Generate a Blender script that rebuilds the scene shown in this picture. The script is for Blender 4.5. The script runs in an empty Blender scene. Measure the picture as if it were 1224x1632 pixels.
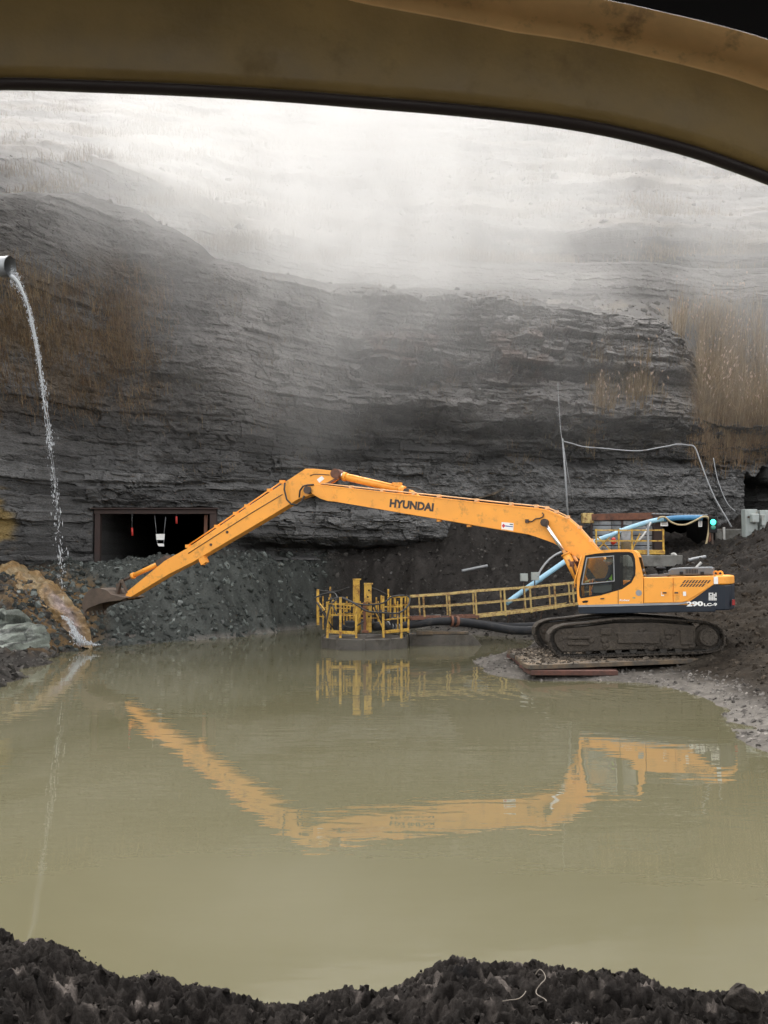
import bpy, bmesh, math, random
import numpy as np
from mathutils import Vector, Matrix, geometry
random.seed(7)
R = math.radians
S = bpy.context.scene
COL = S.collection

# ------------------------------------------------------------------ camera, world, sun, exposure
F, CX, CY, CAMZ, PITCH = 1540.0, 612.0, 816.0, 3.16, math.atan(79 / 1540.0)
cam_data = bpy.data.cameras.new('camera')
cam_data.sensor_fit = 'VERTICAL'; cam_data.sensor_height = 24.0
cam_data.lens = 24.0 * F / 1632.0
cam_data.clip_start = 0.02; cam_data.clip_end = 600
cam = bpy.data.objects.new('camera', cam_data); COL.objects.link(cam)
cam.location = (0, 0, CAMZ); cam.rotation_euler = (R(90) + PITCH, 0, 0)
cam_data.dof.use_dof = True; cam_data.dof.focus_distance = 30.0; cam_data.dof.aperture_fstop = 11
S.camera = cam

SUN_EL, SUN_AZ = 58.0, -12.0          # high sun behind thin overcast, a little beyond the cliff
W = bpy.data.worlds.new('World'); S.world = W; W.use_nodes = True
nt = W.node_tree; nt.nodes.clear()
sky = nt.nodes.new('ShaderNodeTexSky'); sky.sky_type = 'NISHITA'; sky.sun_disc = False
sky.sun_elevation = R(SUN_EL); sky.sun_rotation = R(SUN_AZ); sky.air_density = 1.0; sky.dust_density = 3.0
hs = nt.nodes.new('ShaderNodeHueSaturation'); hs.inputs['Saturation'].default_value = 0.12
tint = nt.nodes.new('ShaderNodeMix'); tint.data_type = 'RGBA'; tint.blend_type = 'MULTIPLY'
tint.inputs[0].default_value = 1.0; tint.inputs[7].default_value = (1.0, 0.975, 0.94, 1)
bg = nt.nodes.new('ShaderNodeBackground'); bg.inputs['Strength'].default_value = 0.15
wo = nt.nodes.new('ShaderNodeOutputWorld')
nt.links.new(sky.outputs[0], hs.inputs['Color']); nt.links.new(hs.outputs[0], tint.inputs[6])
nt.links.new(tint.outputs[2], bg.inputs['Color']); nt.links.new(bg.outputs[0], wo.inputs[0])

sun_data = bpy.data.lights.new('sun', 'SUN'); sun_data.energy = 0.6; sun_data.angle = R(40)
sun_data.color = (1.0, 0.96, 0.9)
sun = bpy.data.objects.new('sun', sun_data); COL.objects.link(sun)
_sd = Vector((math.sin(R(SUN_AZ)) * math.cos(R(SUN_EL)), math.cos(R(SUN_AZ)) * math.cos(R(SUN_EL)), math.sin(R(SUN_EL))))
sun.rotation_euler = _sd.to_track_quat('Z', 'Y').to_euler()

S.view_settings.view_transform = 'Standard'; S.view_settings.look = 'None'
S.view_settings.exposure = 2.25; S.view_settings.gamma = 1.0
S.view_settings.use_curve_mapping = False
S.render.engine = 'CYCLES'
cy = S.cycles
cy.max_bounces = 12; cy.diffuse_bounces = 3; cy.glossy_bounces = 4; cy.transmission_bounces = 6
cy.transparent_max_bounces = 12; cy.volume_bounces = 8; cy.volume_step_rate = 1.0; cy.volume_max_steps = 96
cy.caustics_reflective = False; cy.caustics_refractive = False

# ------------------------------------------------------------------ geometry helpers
_c, _s = math.cos(PITCH), math.sin(PITCH)
def ray(px, py):
    u, v = (px - CX) / F, (CY - py) / F
    return Vector((u, _c - v * _s, _s + v * _c))
def P(px, py, d):
    """world point seen at photo pixel (px, py) at ground distance d along y"""
    r = ray(px, py); k = d / r.y
    return Vector((r.x * k, d, CAMZ + r.z * k))
def G(px, py, z=0.0):
    r = ray(px, py); k = (z - CAMZ) / r.z
    return Vector((r.x * k, r.y * k, z))
def proj(x, y, z):
    dz = z - CAMZ
    yy = y * _c + dz * _s; zz = -y * _s + dz * _c
    return CX + F * x / yy, CY - F * zz / yy

def h01(i, j, seed=0):
    i = np.asarray(i).astype(np.int64); j = np.asarray(j).astype(np.int64)
    h = (i * 374761393 + j * 668265263 + seed * 2246822519) & 0xffffffff
    h = ((h ^ (h >> 13)) * 1274126177) & 0xffffffff
    h = h ^ (h >> 16)
    h = (h * 2654435761) & 0xffffffff
    return (h ^ (h >> 15)) / 4294967296.0
def n2(x, y, seed=0):
    x, y = np.broadcast_arrays(np.asarray(x, float), np.asarray(y, float))
    xi = np.floor(x); yi = np.floor(y); fx = x - xi; fy = y - yi
    u = fx * fx * fx * (fx * (fx * 6 - 15) + 10); v = fy * fy * fy * (fy * (fy * 6 - 15) + 10)
    def g(a, b):
        t = h01(xi + a, yi + b, seed) * 6.2831853
        return np.cos(t) * (fx - a) + np.sin(t) * (fy - b)
    return 1.5 * ((g(0, 0) * (1 - u) + g(1, 0) * u) * (1 - v) + (g(0, 1) * (1 - u) + g(1, 1) * u) * v)
def fbm(x, y, o=4, seed=0, gain=0.5):
    t = 0; a = 1.0; f = 1.0
    for k in range(o):
        t = t + a * n2(x * f, y * f, seed + k * 17); a *= gain; f *= 2.03
    return t
def sstep(a, b, x):
    t = np.clip((np.asarray(x, float) - a) / (b - a), 0, 1); return t * t * (3 - 2 * t)
def bump1(x, a, b, s):          # 1 inside a..b with soft edges
    return sstep(a - s, a + s, x) * (1 - sstep(b - s, b + s, x))

# ------------------------------------------------------------------ object helpers
def tag(o, label=None, cat=None, group=None, kind=None):
    if label: o['label'] = label
    if cat: o['category'] = cat
    if group: o['group'] = group
    if kind: o['kind'] = kind
    return o
def empty(name, loc=(0, 0, 0), label=None, cat=None, group=None, rz=0.0):
    o = bpy.data.objects.new(name, None); COL.objects.link(o); o.location = loc; o.rotation_euler = (0, 0, rz)
    o.empty_display_size = 0.3
    return tag(o, label, cat, group)
def link(name, me, m, parent=None, loc=(0, 0, 0)):
    o = bpy.data.objects.new(name, me); COL.objects.link(o)
    if m is not None and not me.materials: me.materials.append(m)
    if parent is not None:
        o.parent = parent
        if parent.type == 'EMPTY': o.matrix_parent_inverse = parent.matrix_basis.inverted()   # parts are modelled in world space
    o.location = loc
    return o
def fromarr(name, V, Fq, m, smooth=True, col=None, parent=None):
    """V (n,3) array, Fq (k,4) or (k,3) int array"""
    me = bpy.data.meshes.new(name); V = np.ascontiguousarray(V, dtype=np.float32); Fq = np.ascontiguousarray(Fq, dtype=np.int32)
    k, w = Fq.shape
    me.vertices.add(len(V)); me.vertices.foreach_set('co', V.ravel())
    me.loops.add(k * w); me.loops.foreach_set('vertex_index', Fq.ravel())
    me.polygons.add(k); me.polygons.foreach_set('loop_start', np.arange(0, k * w, w, dtype=np.int32))
    me.polygons.foreach_set('use_smooth', np.full(k, smooth, dtype=bool))
    me.update(calc_edges=True)
    if col is not None:
        a = me.color_attributes.new('Col', 'FLOAT_COLOR', 'POINT')
        a.data.foreach_set('color', np.ascontiguousarray(np.concatenate([col, np.ones((len(V), 1))], 1), dtype=np.float32).ravel())
    return link(name, me, m, parent)
def gridfaces(nr, nc):
    i = np.arange(nr * nc).reshape(nr, nc)
    return np.stack([i[:-1, :-1], i[:-1, 1:], i[1:, 1:], i[1:, :-1]], -1).reshape(-1, 4)

class MB:
    """collects simple shapes into ONE mesh"""
    def __init__(s): s.bm = bmesh.new()
    def box(s, c, size, rot=None, bev=0.0):
        r = bmesh.ops.create_cube(s.bm, size=1.0); vs = r['verts']
        M = Matrix.Translation(Vector(c)) @ (rot.to_4x4() if rot is not None else Matrix.Identity(4)) @ Matrix.Diagonal((*size, 1))
        for v in vs: v.co = M @ v.co
        if bev > 0:
            es = list({e for v in vs for e in v.link_edges})
            bmesh.ops.bevel(s.bm, geom=es, offset=bev, segments=2, affect='EDGES', profile=0.5)
        return s
    def bar(s, a, b, w, h=None, bev=0.0, up=(0, 0, 1)):
        a, b = Vector(a), Vector(b); h = h or w; d = b - a; L = d.length
        if L < 1e-6: return s
        x = d / L; u = Vector(up)
        if abs(x.dot(u)) > 0.98: u = Vector((0, 1, 0))
        y = u.cross(x).normalized(); z = x.cross(y)
        return s.box((a + b) / 2, (L, w, h), Matrix((x, y, z)).transposed(), bev)
    def tube(s, pts, r, n=8, cap=True):
        pts = [Vector(p) for p in pts]; rings = []; prev = None
        for i, p in enumerate(pts):
            t = (pts[min(i + 1, len(pts) - 1)] - pts[max(i - 1, 0)])
            if t.length < 1e-9: t = Vector((0, 0, 1))
            t.normalize()
            if prev is None:
                u = Vector((0, 0, 1)) if abs(t.z) < 0.9 else Vector((1, 0, 0))
                a = t.cross(u).normalized()
            else:
                a = (prev - t * prev.dot(t)).normalized()
            prev = a; b = t.cross(a)
            rr = r[i] if isinstance(r, (list, tuple)) else r
            rings.append([s.bm.verts.new(p + a * (math.cos(2 * math.pi * k / n) * rr) + b * (math.sin(2 * math.pi * k / n) * rr)) for k in range(n)])
        for A, B in zip(rings, rings[1:]):
            for k in range(n):
                f = s.bm.faces.new((A[k], A[(k + 1) % n], B[(k + 1) % n], B[k])); f.smooth = True
        if cap:
            s.bm.faces.new(rings[0][::-1]); s.bm.faces.new(rings[-1])
        return s
    def prism(s, poly, fn, y0, y1, holes=(), bev=0.0):
        """poly: list of (X, Z); fn(X, y, Z) -> Vector. extruded plate y0..y1, with holes"""
        loops = [list(poly)] + [list(h) for h in holes]
        flat = [p for l in loops for p in l]
        tri = geometry.tessellate_polygon([[Vector((p[0], p[1], 0)) for p in l] for l in loops])
        A = [s.bm.verts.new(fn(p[0], y0, p[1])) for p in flat]; B = [s.bm.verts.new(fn(p[0], y1, p[1])) for p in flat]
        fs = []
        if bev > 0 and not holes:
            fs.append(s.bm.faces.new(A)); fs.append(s.bm.faces.new(B[::-1]))
        else:
            for t in tri:
                try:
                    fs.append(s.bm.faces.new([A[k] for k in t])); fs.append(s.bm.faces.new([B[k] for k in reversed(t)]))
                except ValueError: pass
        o = 0; es = []
        for l in loops:
            n = len(l)
            for k in range(n):
                a, b = o + k, o + (k + 1) % n
                fs.append(s.bm.faces.new((A[a], A[b], B[b], B[a])))
            o += n
        bmesh.ops.recalc_face_normals(s.bm, faces=fs)
        if bev > 0 and not holes:
            es = list(set(fs[0].edges) | set(fs[1].edges))
            bmesh.ops.bevel(s.bm, geom=es, offset=bev, segments=2, affect='EDGES', profile=0.5)
        return s
    def face(s, pts):
        s.bm.faces.new([s.bm.verts.new(Vector(p)) for p in pts]); return s
    def sphere(s, c, r, sc=(1, 1, 1), u=12, v=8):
        rr = bmesh.ops.create_uvsphere(s.bm, u_segments=u, v_segments=v, radius=r)
        for q in rr['verts']: q.co = Vector((q.co.x * sc[0], q.co.y * sc[1], q.co.z * sc[2])) + Vector(c)
        for f in {f for q in rr['verts'] for f in q.link_faces}: f.smooth = True
        return s
    def done(s, name, m, parent=None, loc=(0, 0, 0)):
        me = bpy.data.meshes.new(name); s.bm.normal_update(); s.bm.to_mesh(me); s.bm.free()
        return link(name, me, m, parent, loc)

# ------------------------------------------------------------------ material helpers
MATS = {}
def mat(name, base, rough=0.6, metal=0.0, spec=0.5, var=0.25, vscale=3.0, bump=0.0, bscale=20.0, dirt=None, dirtamt=0.0, dscale=2.0, attr=False, coat=0.0, trans=0.0, alpha=1.0, emit=None, estr=0.0, bdist=0.02, gritty=0.0, strat=0.0):
    m = bpy.data.materials.new(name); MATS[name] = m; m.use_nodes = True
    N = m.node_tree.nodes; L = m.node_tree.links; b = N['Principled BSDF']
    tc = N.new('ShaderNodeNewGeometry') if attr else N.new('ShaderNodeTexCoord')
    co = tc.outputs['Position'] if attr else tc.outputs['Object']
    if strat:
        mp = N.new('ShaderNodeMapping'); mp.inputs['Scale'].default_value = (1, 1, strat); L.new(co, mp.inputs['Vector']); co2 = mp.outputs[0]
    else: co2 = co
    def noise(sc, det=6, ro=0.6):
        t = N.new('ShaderNodeTexNoise'); t.inputs['Scale'].default_value = sc; t.inputs['Detail'].default_value = det
        t.inputs['Roughness'].default_value = ro; L.new(co2 if sc > 4 else co, t.inputs['Vector']); return t.outputs['Fac']
    def mix(bt, fac, a, bb):
        x = N.new('ShaderNodeMix'); x.data_type = 'RGBA'; x.blend_type = bt
        for sock, val in ((0, fac), (6, a), (7, bb)):
            if hasattr(val, 'is_linked') or hasattr(val, 'links'): L.new(val, x.inputs[sock])
            elif isinstance(val, tuple): x.inputs[sock].default_value = (*val[:3], 1)
            else: x.inputs[sock].default_value = val
        return x.outputs[2]
    def ramp(v, lo, hi, a=0.0, bb=1.0):
        r = N.new('ShaderNodeMapRange'); r.inputs[1].default_value = lo; r.inputs[2].default_value = hi
        r.inputs[3].default_value = a; r.inputs[4].default_value = bb; L.new(v, r.inputs[0]); return r.outputs[0]
    if attr:
        at = N.new('ShaderNodeAttribute'); at.attribute_name = 'Col'; c = at.outputs['Color']
    else: c = tuple(base)
    nv = noise(vscale)
    g = ramp(nv, 0.3, 0.7, 1 - var, 1 + var)
    cc = N.new('ShaderNodeCombineColor'); [L.new(g, cc.inputs[k]) for k in range(3)]
    c = mix('MULTIPLY', 1.0, c, cc.outputs[0])
    if gritty:
        g2 = ramp(noise(bscale * 1.7, 3, 0.7), 0.3, 0.7, 1 - gritty, 1 + gritty)
        c2 = N.new('ShaderNodeCombineColor'); [L.new(g2, c2.inputs[k]) for k in range(3)]
        c = mix('MULTIPLY', 1.0, c, c2.outputs[0])
    ro = ramp(nv, 0.3, 0.7, max(0.02, rough - 0.1), min(1, rough + 0.1))
    if dirt is not None:
        dm = ramp(noise(dscale, 9, 0.72), 0.62 - 0.25 * dirtamt, 0.75 - 0.2 * dirtamt, 0, min(1.0, 0.5 + dirtamt))
        c = mix('MIX', dm, c, tuple(dirt))
        rr = N.new('ShaderNodeMix'); rr.data_type = 'FLOAT'; L.new(dm, rr.inputs[0]); L.new(ro, rr.inputs[2]); rr.inputs[3].default_value = 0.9
        ro = rr.outputs[0]
    L.new(c, b.inputs['Base Color']); L.new(ro, b.inputs['Roughness'])
    b.inputs['Metallic'].default_value = metal; b.inputs['Specular IOR Level'].default_value = spec
    b.inputs['Coat Weight'].default_value = coat; b.inputs['Transmission Weight'].default_value = trans
    if emit is not None:
        b.inputs['Emission Color'].default_value = (*emit, 1); b.inputs['Emission Strength'].default_value = estr
    if bump > 0:
        bp = N.new('ShaderNodeBump'); bp.inputs['Strength'].default_value = bump; bp.inputs['Distance'].default_value = bdist
        L.new(noise(bscale, 8, 0.65), bp.inputs['Height']); L.new(bp.outputs[0], b.inputs['Normal'])
    return m
# ================================================================== THE SETTING: cliff
def ip(x, xs, ys): return np.interp(x, xs, ys)
FOOT_X = [-60, -34, -24, -18.5, -15.5, -13.6, -11, -7.4, -5.5, -2, 3, 8, 12, 15, 18, 21, 26, 34, 60]
FOOT_Y = [24, 27, 31, 36, 40.5, 44, 44.5, 45.2, 47.5, 50.2, 51, 51, 51, 50.5, 51.5, 52, 49, 44, 40]
TOPPX = [-900, -300, 0, 110, 200, 270, 330, 450, 600, 700, 800, 900, 1000, 1050, 1090, 1112, 1135, 1180, 1400, 2200]
TOPPY = [330, 300, 285, 290, 318, 350, 395, 428, 445, 447, 462, 478, 494, 504, 525, 565, 640, 655, 640, 560]
xs_f = np.arange(-23, 22.01, 0.052)
xs = np.concatenate([np.linspace(-62, -23.2, 110), xs_f, np.linspace(22.2, 62, 110)])
NC = len(xs)
y0 = ip(xs, FOOT_X, FOOT_Y)
k = np.ones(25) / 25; y0 = np.convolve(np.pad(y0, 12, mode='edge'), k, 'valid')
dA = y0 + 2.6
ztop = np.array([P(float(ip(p, TOPPX, TOPPX)), float(ip(p, TOPPX, TOPPY)), float(d)).z for p, d in zip(CX + F * xs / dA, dA)])
ztop = ztop + 0.25 * fbm(xs * 0.5, xs * 0, 3, 5)
NA, NB, NCW, ND = 400, 60, 70, 150
yB = dA + 9.5; zB = np.maximum(3.16 + (895 - 472) / F * yB, ztop + 1.2)
rows_x, rows_y, rows_z, rows_w, rows_n = [], [], [], [], []
for i in range(NA):
    t = i / (NA - 1)
    z = -1.2 + (ztop + 1.2) * t
    y = y0 + 2.6 * t ** 2.2 + 1.5 * np.clip((t - 0.93) / 0.07, 0, 1) ** 2
    rows_x.append(xs); rows_y.append(y); rows_z.append(z); rows_w.append(np.full(NC, 1.0 - 0.9 * max(0, (t - 0.95) / 0.05)))
    rows_n.append(np.full(NC, 0.0))
yA = rows_y[-1]; yB = yA + 8.0
for i in range(1, NB):
    t = i / (NB - 1)
    y = yA + (yB - yA) * t; z = ztop + (zB - ztop) * (t ** 1.3)
    rows_x.append(xs * (1 + (y / yA - 1) * 0.8)); rows_y.append(y); rows_z.append(z); rows_w.append(np.full(NC, 0.1 + 0.5 * max(0, (t - 0.9) / 0.1))); rows_n.append(np.full(NC, 1.0))
yC = yB + 2.5; zC = zB + 4.4 + 0.8 * n2(xs * 0.08, xs * 0, 91)
for i in range(1, NCW):
    t = i / (NCW - 1)
    y = yB + (yC - yB) * t; z = zB + (zC - zB) * t
    rows_x.append(xs * (1 + (y / yA - 1) * 0.8)); rows_y.append(y); rows_z.append(z); rows_w.append(np.full(NC, 0.6)); rows_n.append(np.full(NC, 2.0))
for i in range(1, ND):
    t = i / (ND - 1)
    y = yC + (118 - yC) * t; z = zC + (64 - zC) * (0.9 * t + 0.1 * t * t)
    rows_x.append(xs * (1 + (y / yA - 1) * 0.8)); rows_y.append(y); rows_z.append(z); rows_w.append(np.full(NC, 0.25)); rows_n.append(np.full(NC, 3.0))
X = np.array(rows_x); Y = np.array(rows_y); Z = np.array(rows_z); WG = np.array(rows_w); SEG = np.array(rows_n)
NR = X.shape[0]
PX, PY = proj(X, Y, Z)
# gentle dip of the beds, waviness
ZZ = Z + 0.055 * X * sstep(6, 13, Z) + 0.12 * n2(X * 0.09, Z * 0.2, 3) + 0.05 * n2(X * 0.7, Z * 0.6, 4)
def strata(s, blk, seed, rough=0.3):
    v = ZZ / s + 0.28 * n2(X * 0.10 / s ** 0.5, ZZ * 0.25, seed) + 0.16 * n2(X * 1.1, ZZ * 0.7, seed + 1)
    i = np.floor(v); f = v - i
    r = h01(i, 0, seed + 2)
    u = X / (s * blk) + 17 * h01(i, 1, seed + 3) + rough * n2(X * 1.4 / s, ZZ * 0.9 / s, seed + 4)
    j = np.floor(u); fu = u - j; r2 = h01(i, j, seed + 5)
    return r - 0.5, r2 - 0.5, f, fu
r1, b1, f1, _ = strata(1.7, 2.6, 10)
r2_, b2, f2, g2 = strata(0.6, 2.6, 20)
r3, b3, f3, g3 = strata(0.21, 3.4, 30)
# masks for regions seen in the photograph
m_block = bump1(PX, 560, 1115, 60) * bump1(PY, 455, 605, 25) * (SEG < 1)
m_lam = (SEG < 1) * bump1(PX, 380, 1400, 80) * bump1(PY, 620, 760, 30)
smooth_l = (SEG < 1) * (1 - sstep(250, 420, PX)) * (1 - sstep(600, 700, PY))       # soft weathered left slope
talusy = (SEG < 1) * bump1(PX, 700, 1250, 40) * bump1(PY, 745, 900, 25)
amp = 0.75 + 0.9 * m_block + 0.45 * m_lam - 0.35 * smooth_l - 0.45 * talusy
amp = amp * (0.75 + 0.5 * sstep(-0.3, 0.5, fbm(X * 0.16, Z * 0.2, 3, 77)))
ledge = 0.30 * (r1 * 0.9 + b1 * 0.7) + 0.34 * (r2_ * 0.9 + b2 * 1.1) + 0.20 * (r3 * 0.9 + b3 * 1.1)
ledge = ledge - 0.10 * (1 - sstep(0.0, 0.10, f2)) - 0.05 * (1 - sstep(0, 0.16, f3)) - (0.03 + 0.07 * m_block) * (1 - sstep(0, 0.05, np.minimum(g2, 1 - g2))) - 0.04 * (1 - sstep(0, 0.06, np.minimum(g3, 1 - g3)))
big = 0.55 * fbm(X * 0.10, Z * 0.14, 3, 41) + 0.22 * fbm(X * 0.6, Z * 0.8, 4, 43)
fine = 0.05 * fbm(X * 3.1, Z * 4.0, 4, 47, 0.6)
D = big + ledge * amp * 1.25 + fine * (1 + 0.8 * smooth_l + 0.8 * talusy)        # metres towards the viewer
D = D * WG
W0 = (SEG < 1)
# named features of the face
def feat(ax, bx, sx, ay, by, sy, amt, wig=14):
    wy = wig * n2(X * 0.35, X * 0 + amt * 7, 61) + 0.5 * wig * n2(X * 1.3, X * 0 + ay, 62)
    return amt * bump1(PX, ax, bx, sx) * bump1(PY + wy, ay, by, sy) * W0
D = D + feat(490, 760, 60, 666, 708, 11, -1.25) + feat(745, 1300, 40, 688, 738, 10, -1.0)
D = D + feat(470, 770, 40, 628, 658, 8, 0.5) + feat(590, 1110, 25, 470, 592, 8, 0.75, 10) + feat(560, 1110, 40, 600, 622, 6, -0.7, 8)
D = D + feat(760, 1120, 30, 640, 678, 8, 0.4)
D = D + feat(385, 722, 22, 812, 864, 9, 0.9, 8) + feat(390, 725, 20, 870, 888, 5, -1.2, 6)
D = D + feat(120, 420, 20, 768, 776, 3, -0.35, 3) + feat(120, 370, 12, 778, 802, 5, 0.35, 4)
D = D + feat(250, 420, 50, 525, 600, 25, 0.6) + feat(-80, 90, 25, 700, 900, 20, 0.7, 30)
# pieces of the bench and the upper slope
up = (SEG >= 2.5)
tv = (Z + 0.05 * X + 1.6 * fbm(X * 0.05, Z * 0.05, 3, 8)) / 4.3 + 0.35 * n2(X * 0.02, Z * 0.3, 19); terr = tv % 1.0; tk = 0.35 + 0.65 * sstep(-0.2, 0.5, n2(X * 0.07, np.floor(tv) * 3.7, 18))
D = D + up * (0.75 * tk * (sstep(0.0, 0.25, terr) - terr) + 0.4 * fbm(X * 0.25, Z * 0.5, 5, 12))
Yd = Y - D * np.where(SEG < 1, 1.0, np.where(SEG < 2, 0.25, 0.8))
Zd = Z + np.where(SEG == 1, 0.35 * D, 0) + np.where(SEG == 3, 0.35 * D, 0)
# openings of the two drifts and the dark pit at the right edge
def hole(ax, bx, ay, by, depth, wa=2.0):
    wob = wa * n2(X * 1.5, Z * 1.5, 71)
    return ((PX > ax) & (PX < bx) & (PY + wob > ay) & (PY < by) & W0) * depth
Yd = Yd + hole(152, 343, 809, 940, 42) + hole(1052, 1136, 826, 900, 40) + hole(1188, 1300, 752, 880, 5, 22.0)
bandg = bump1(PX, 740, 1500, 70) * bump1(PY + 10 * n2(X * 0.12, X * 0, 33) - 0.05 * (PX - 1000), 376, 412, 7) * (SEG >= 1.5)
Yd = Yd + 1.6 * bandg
# --- albedo, with shade painted into the undercut and the drift mouths
lay = 1 + 0.42 * r1 + 0.36 * r2_ + 0.30 * r3 + 0.16 * b2
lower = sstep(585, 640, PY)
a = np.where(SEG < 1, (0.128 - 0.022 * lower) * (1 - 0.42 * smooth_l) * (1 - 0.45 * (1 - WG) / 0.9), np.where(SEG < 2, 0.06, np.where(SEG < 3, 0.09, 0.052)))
a = a * np.clip(1 + (lay - 1) * (0.85 + 0.25 * (SEG < 1)), 0.4, 1.8) * (1 + 0.25 * fbm(X * 0.25, Z * 0.3, 4, 51))
a = a * np.where(SEG >= 2, np.clip(1 + 0.55 * fbm(X * 0.035, Z * 0.55, 4, 87), 0.4, 1.8), 1)
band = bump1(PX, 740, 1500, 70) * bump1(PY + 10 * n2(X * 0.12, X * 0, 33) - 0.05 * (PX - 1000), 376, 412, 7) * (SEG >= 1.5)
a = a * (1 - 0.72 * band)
undercut_shade = bump1(PY + 14 * n2(X * .3, X * 0, 3) + 6 * n2(X * 1.5, Z * 0.5, 5), 668, 742, 16) * bump1(PX, 430, 1500, 110) * W0 * (0.6 + 0.5 * n2(X * 0.3, Z * 1.5, 7))  # shade of the undercut, darkened into the rock colour
a = a * (1 - 0.7 * undercut_shade)
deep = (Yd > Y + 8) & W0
a = np.where(deep, 0.012, a)        # shade inside the drifts painted in as near-black albedo
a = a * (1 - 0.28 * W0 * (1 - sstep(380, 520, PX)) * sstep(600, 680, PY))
warm = (1 - 0.8 * sstep(640, 760, PY) * W0)
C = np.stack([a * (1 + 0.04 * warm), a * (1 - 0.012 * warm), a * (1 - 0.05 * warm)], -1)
def tintc(mask, col, amt):
    global C
    mm = np.clip(mask, 0, 1)[..., None] * amt
    C = C * (1 - mm) + np.array(col) * mm
n_b = fbm(X * 0.5, Z * 0.5, 5, 55)
tintc(bump1(PX, -100, 250, 50) * bump1(PY, 400, 640, 40) * W0 * sstep(-0.35, 0.4, n_b), (0.085, 0.064, 0.044), 0.75)
tintc(bump1(PX, 560, 900, 60) * bump1(PY, 530, 605, 15) * sstep(0.0, 0.5, n_b + b2 * 0.8), (0.16, 0.105, 0.085), 0.5)
tintc(bump1(PX, 900, 1080, 40) * bump1(PY, 560, 700, 20) * sstep(0.0, 0.6, n_b), (0.13, 0.10, 0.065), 0.5)
tintc(bump1(PX, 1095, 1400, 25) * bump1(PY, 500, 660, 30) * W0, (0.15, 0.11, 0.07), 0.7)
tintc((1 - sstep(22, 45, PX)) * bump1(PY, 750, 880, 12) * sstep(-0.25, 0.15, n_b + 0.3 * n2(X * 2, Z * 3, 9)) * W0, (0.17, 0.12, 0.045), 0.85)
tintc((SEG >= 2.5) * sstep(-0.1, 0.35, fbm(X * 0.05, Z * 0.35, 4, 57)), (0.066, 0.054, 0.040), 0.7)
tintc((SEG == 1) * sstep(0.0, 0.5, n_b), (0.09, 0.075, 0.055), 0.6)
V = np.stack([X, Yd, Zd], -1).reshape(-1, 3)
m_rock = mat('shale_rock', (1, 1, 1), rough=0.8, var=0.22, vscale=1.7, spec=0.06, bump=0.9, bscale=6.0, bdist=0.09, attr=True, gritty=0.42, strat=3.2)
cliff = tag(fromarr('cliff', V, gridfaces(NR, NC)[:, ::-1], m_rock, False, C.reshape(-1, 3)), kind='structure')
CL = (X, Yd, Zd, PX, PY, SEG)

# ================================================================== THE SETTING: ground
ctrl = []
def g(px, py): ctrl.append(tuple(G(px, py)))
def c(px, py, d, dz=0.0): p = P(px, py, d); ctrl.append((p.x, p.y, p.z + dz))
def w(x, y, z): ctrl.append((x, y, z))
for q in [(-400, 1300), (-150, 1180), (-60, 1120), (0, 1089), (30, 1068), (60, 1050), (90, 1040), (120, 1034), (150, 1031), (200, 1029), (250, 1025), (300, 1021), (350, 1017), (400, 1011), (440, 1005),
          (480, 1000), (505, 997), (550, 996), (600, 996), (680, 1003), (760, 1012), (800, 1014), (850, 1019), (845, 1032), (800, 1043), (765, 1049), (753, 1055),
          (757, 1061), (768, 1068), (785, 1076), (815, 1081), (850, 1085), (900, 1086), (980, 1086), (1015, 1088), (1050, 1092), (1075, 1098), (1100, 1105), (1125, 1115), (1140, 1125), (1147, 1138), (1152, 1150), (1158, 1162), (1168, 1175), (1190, 1188), (1224, 1200), (1300, 1235)]: g(*q)
for q in [(100, 1120), (200, 1060), (300, 1060), (400, 1050), (500, 1030), (600, 1025), (700, 1025), (740, 1040), (780, 1030), (300, 1150), (600, 1100), (730, 1062), (760, 1085), (820, 1098), (900, 1105), (1000, 1110), (1080, 1130), (1110, 1160), (1130, 1200), (1200, 1240), (900, 1200),
          (100, 1250), (400, 1250), (700, 1250), (1000, 1300), (200, 1400), (600, 1400), (1000, 1420), (-100, 1300), (1300, 1350), (-300, 1450), (1500, 1450)]:
    p = G(*q); w(p.x, p.y, -0.7)
for x_ in (-12, -6, -3, 0, 3, 6, 12): w(x_, 7.3, -0.5); w(x_, 6.2, 0.2); w(x_, 4, 0.5); w(x_, 1, 0.9)
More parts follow.
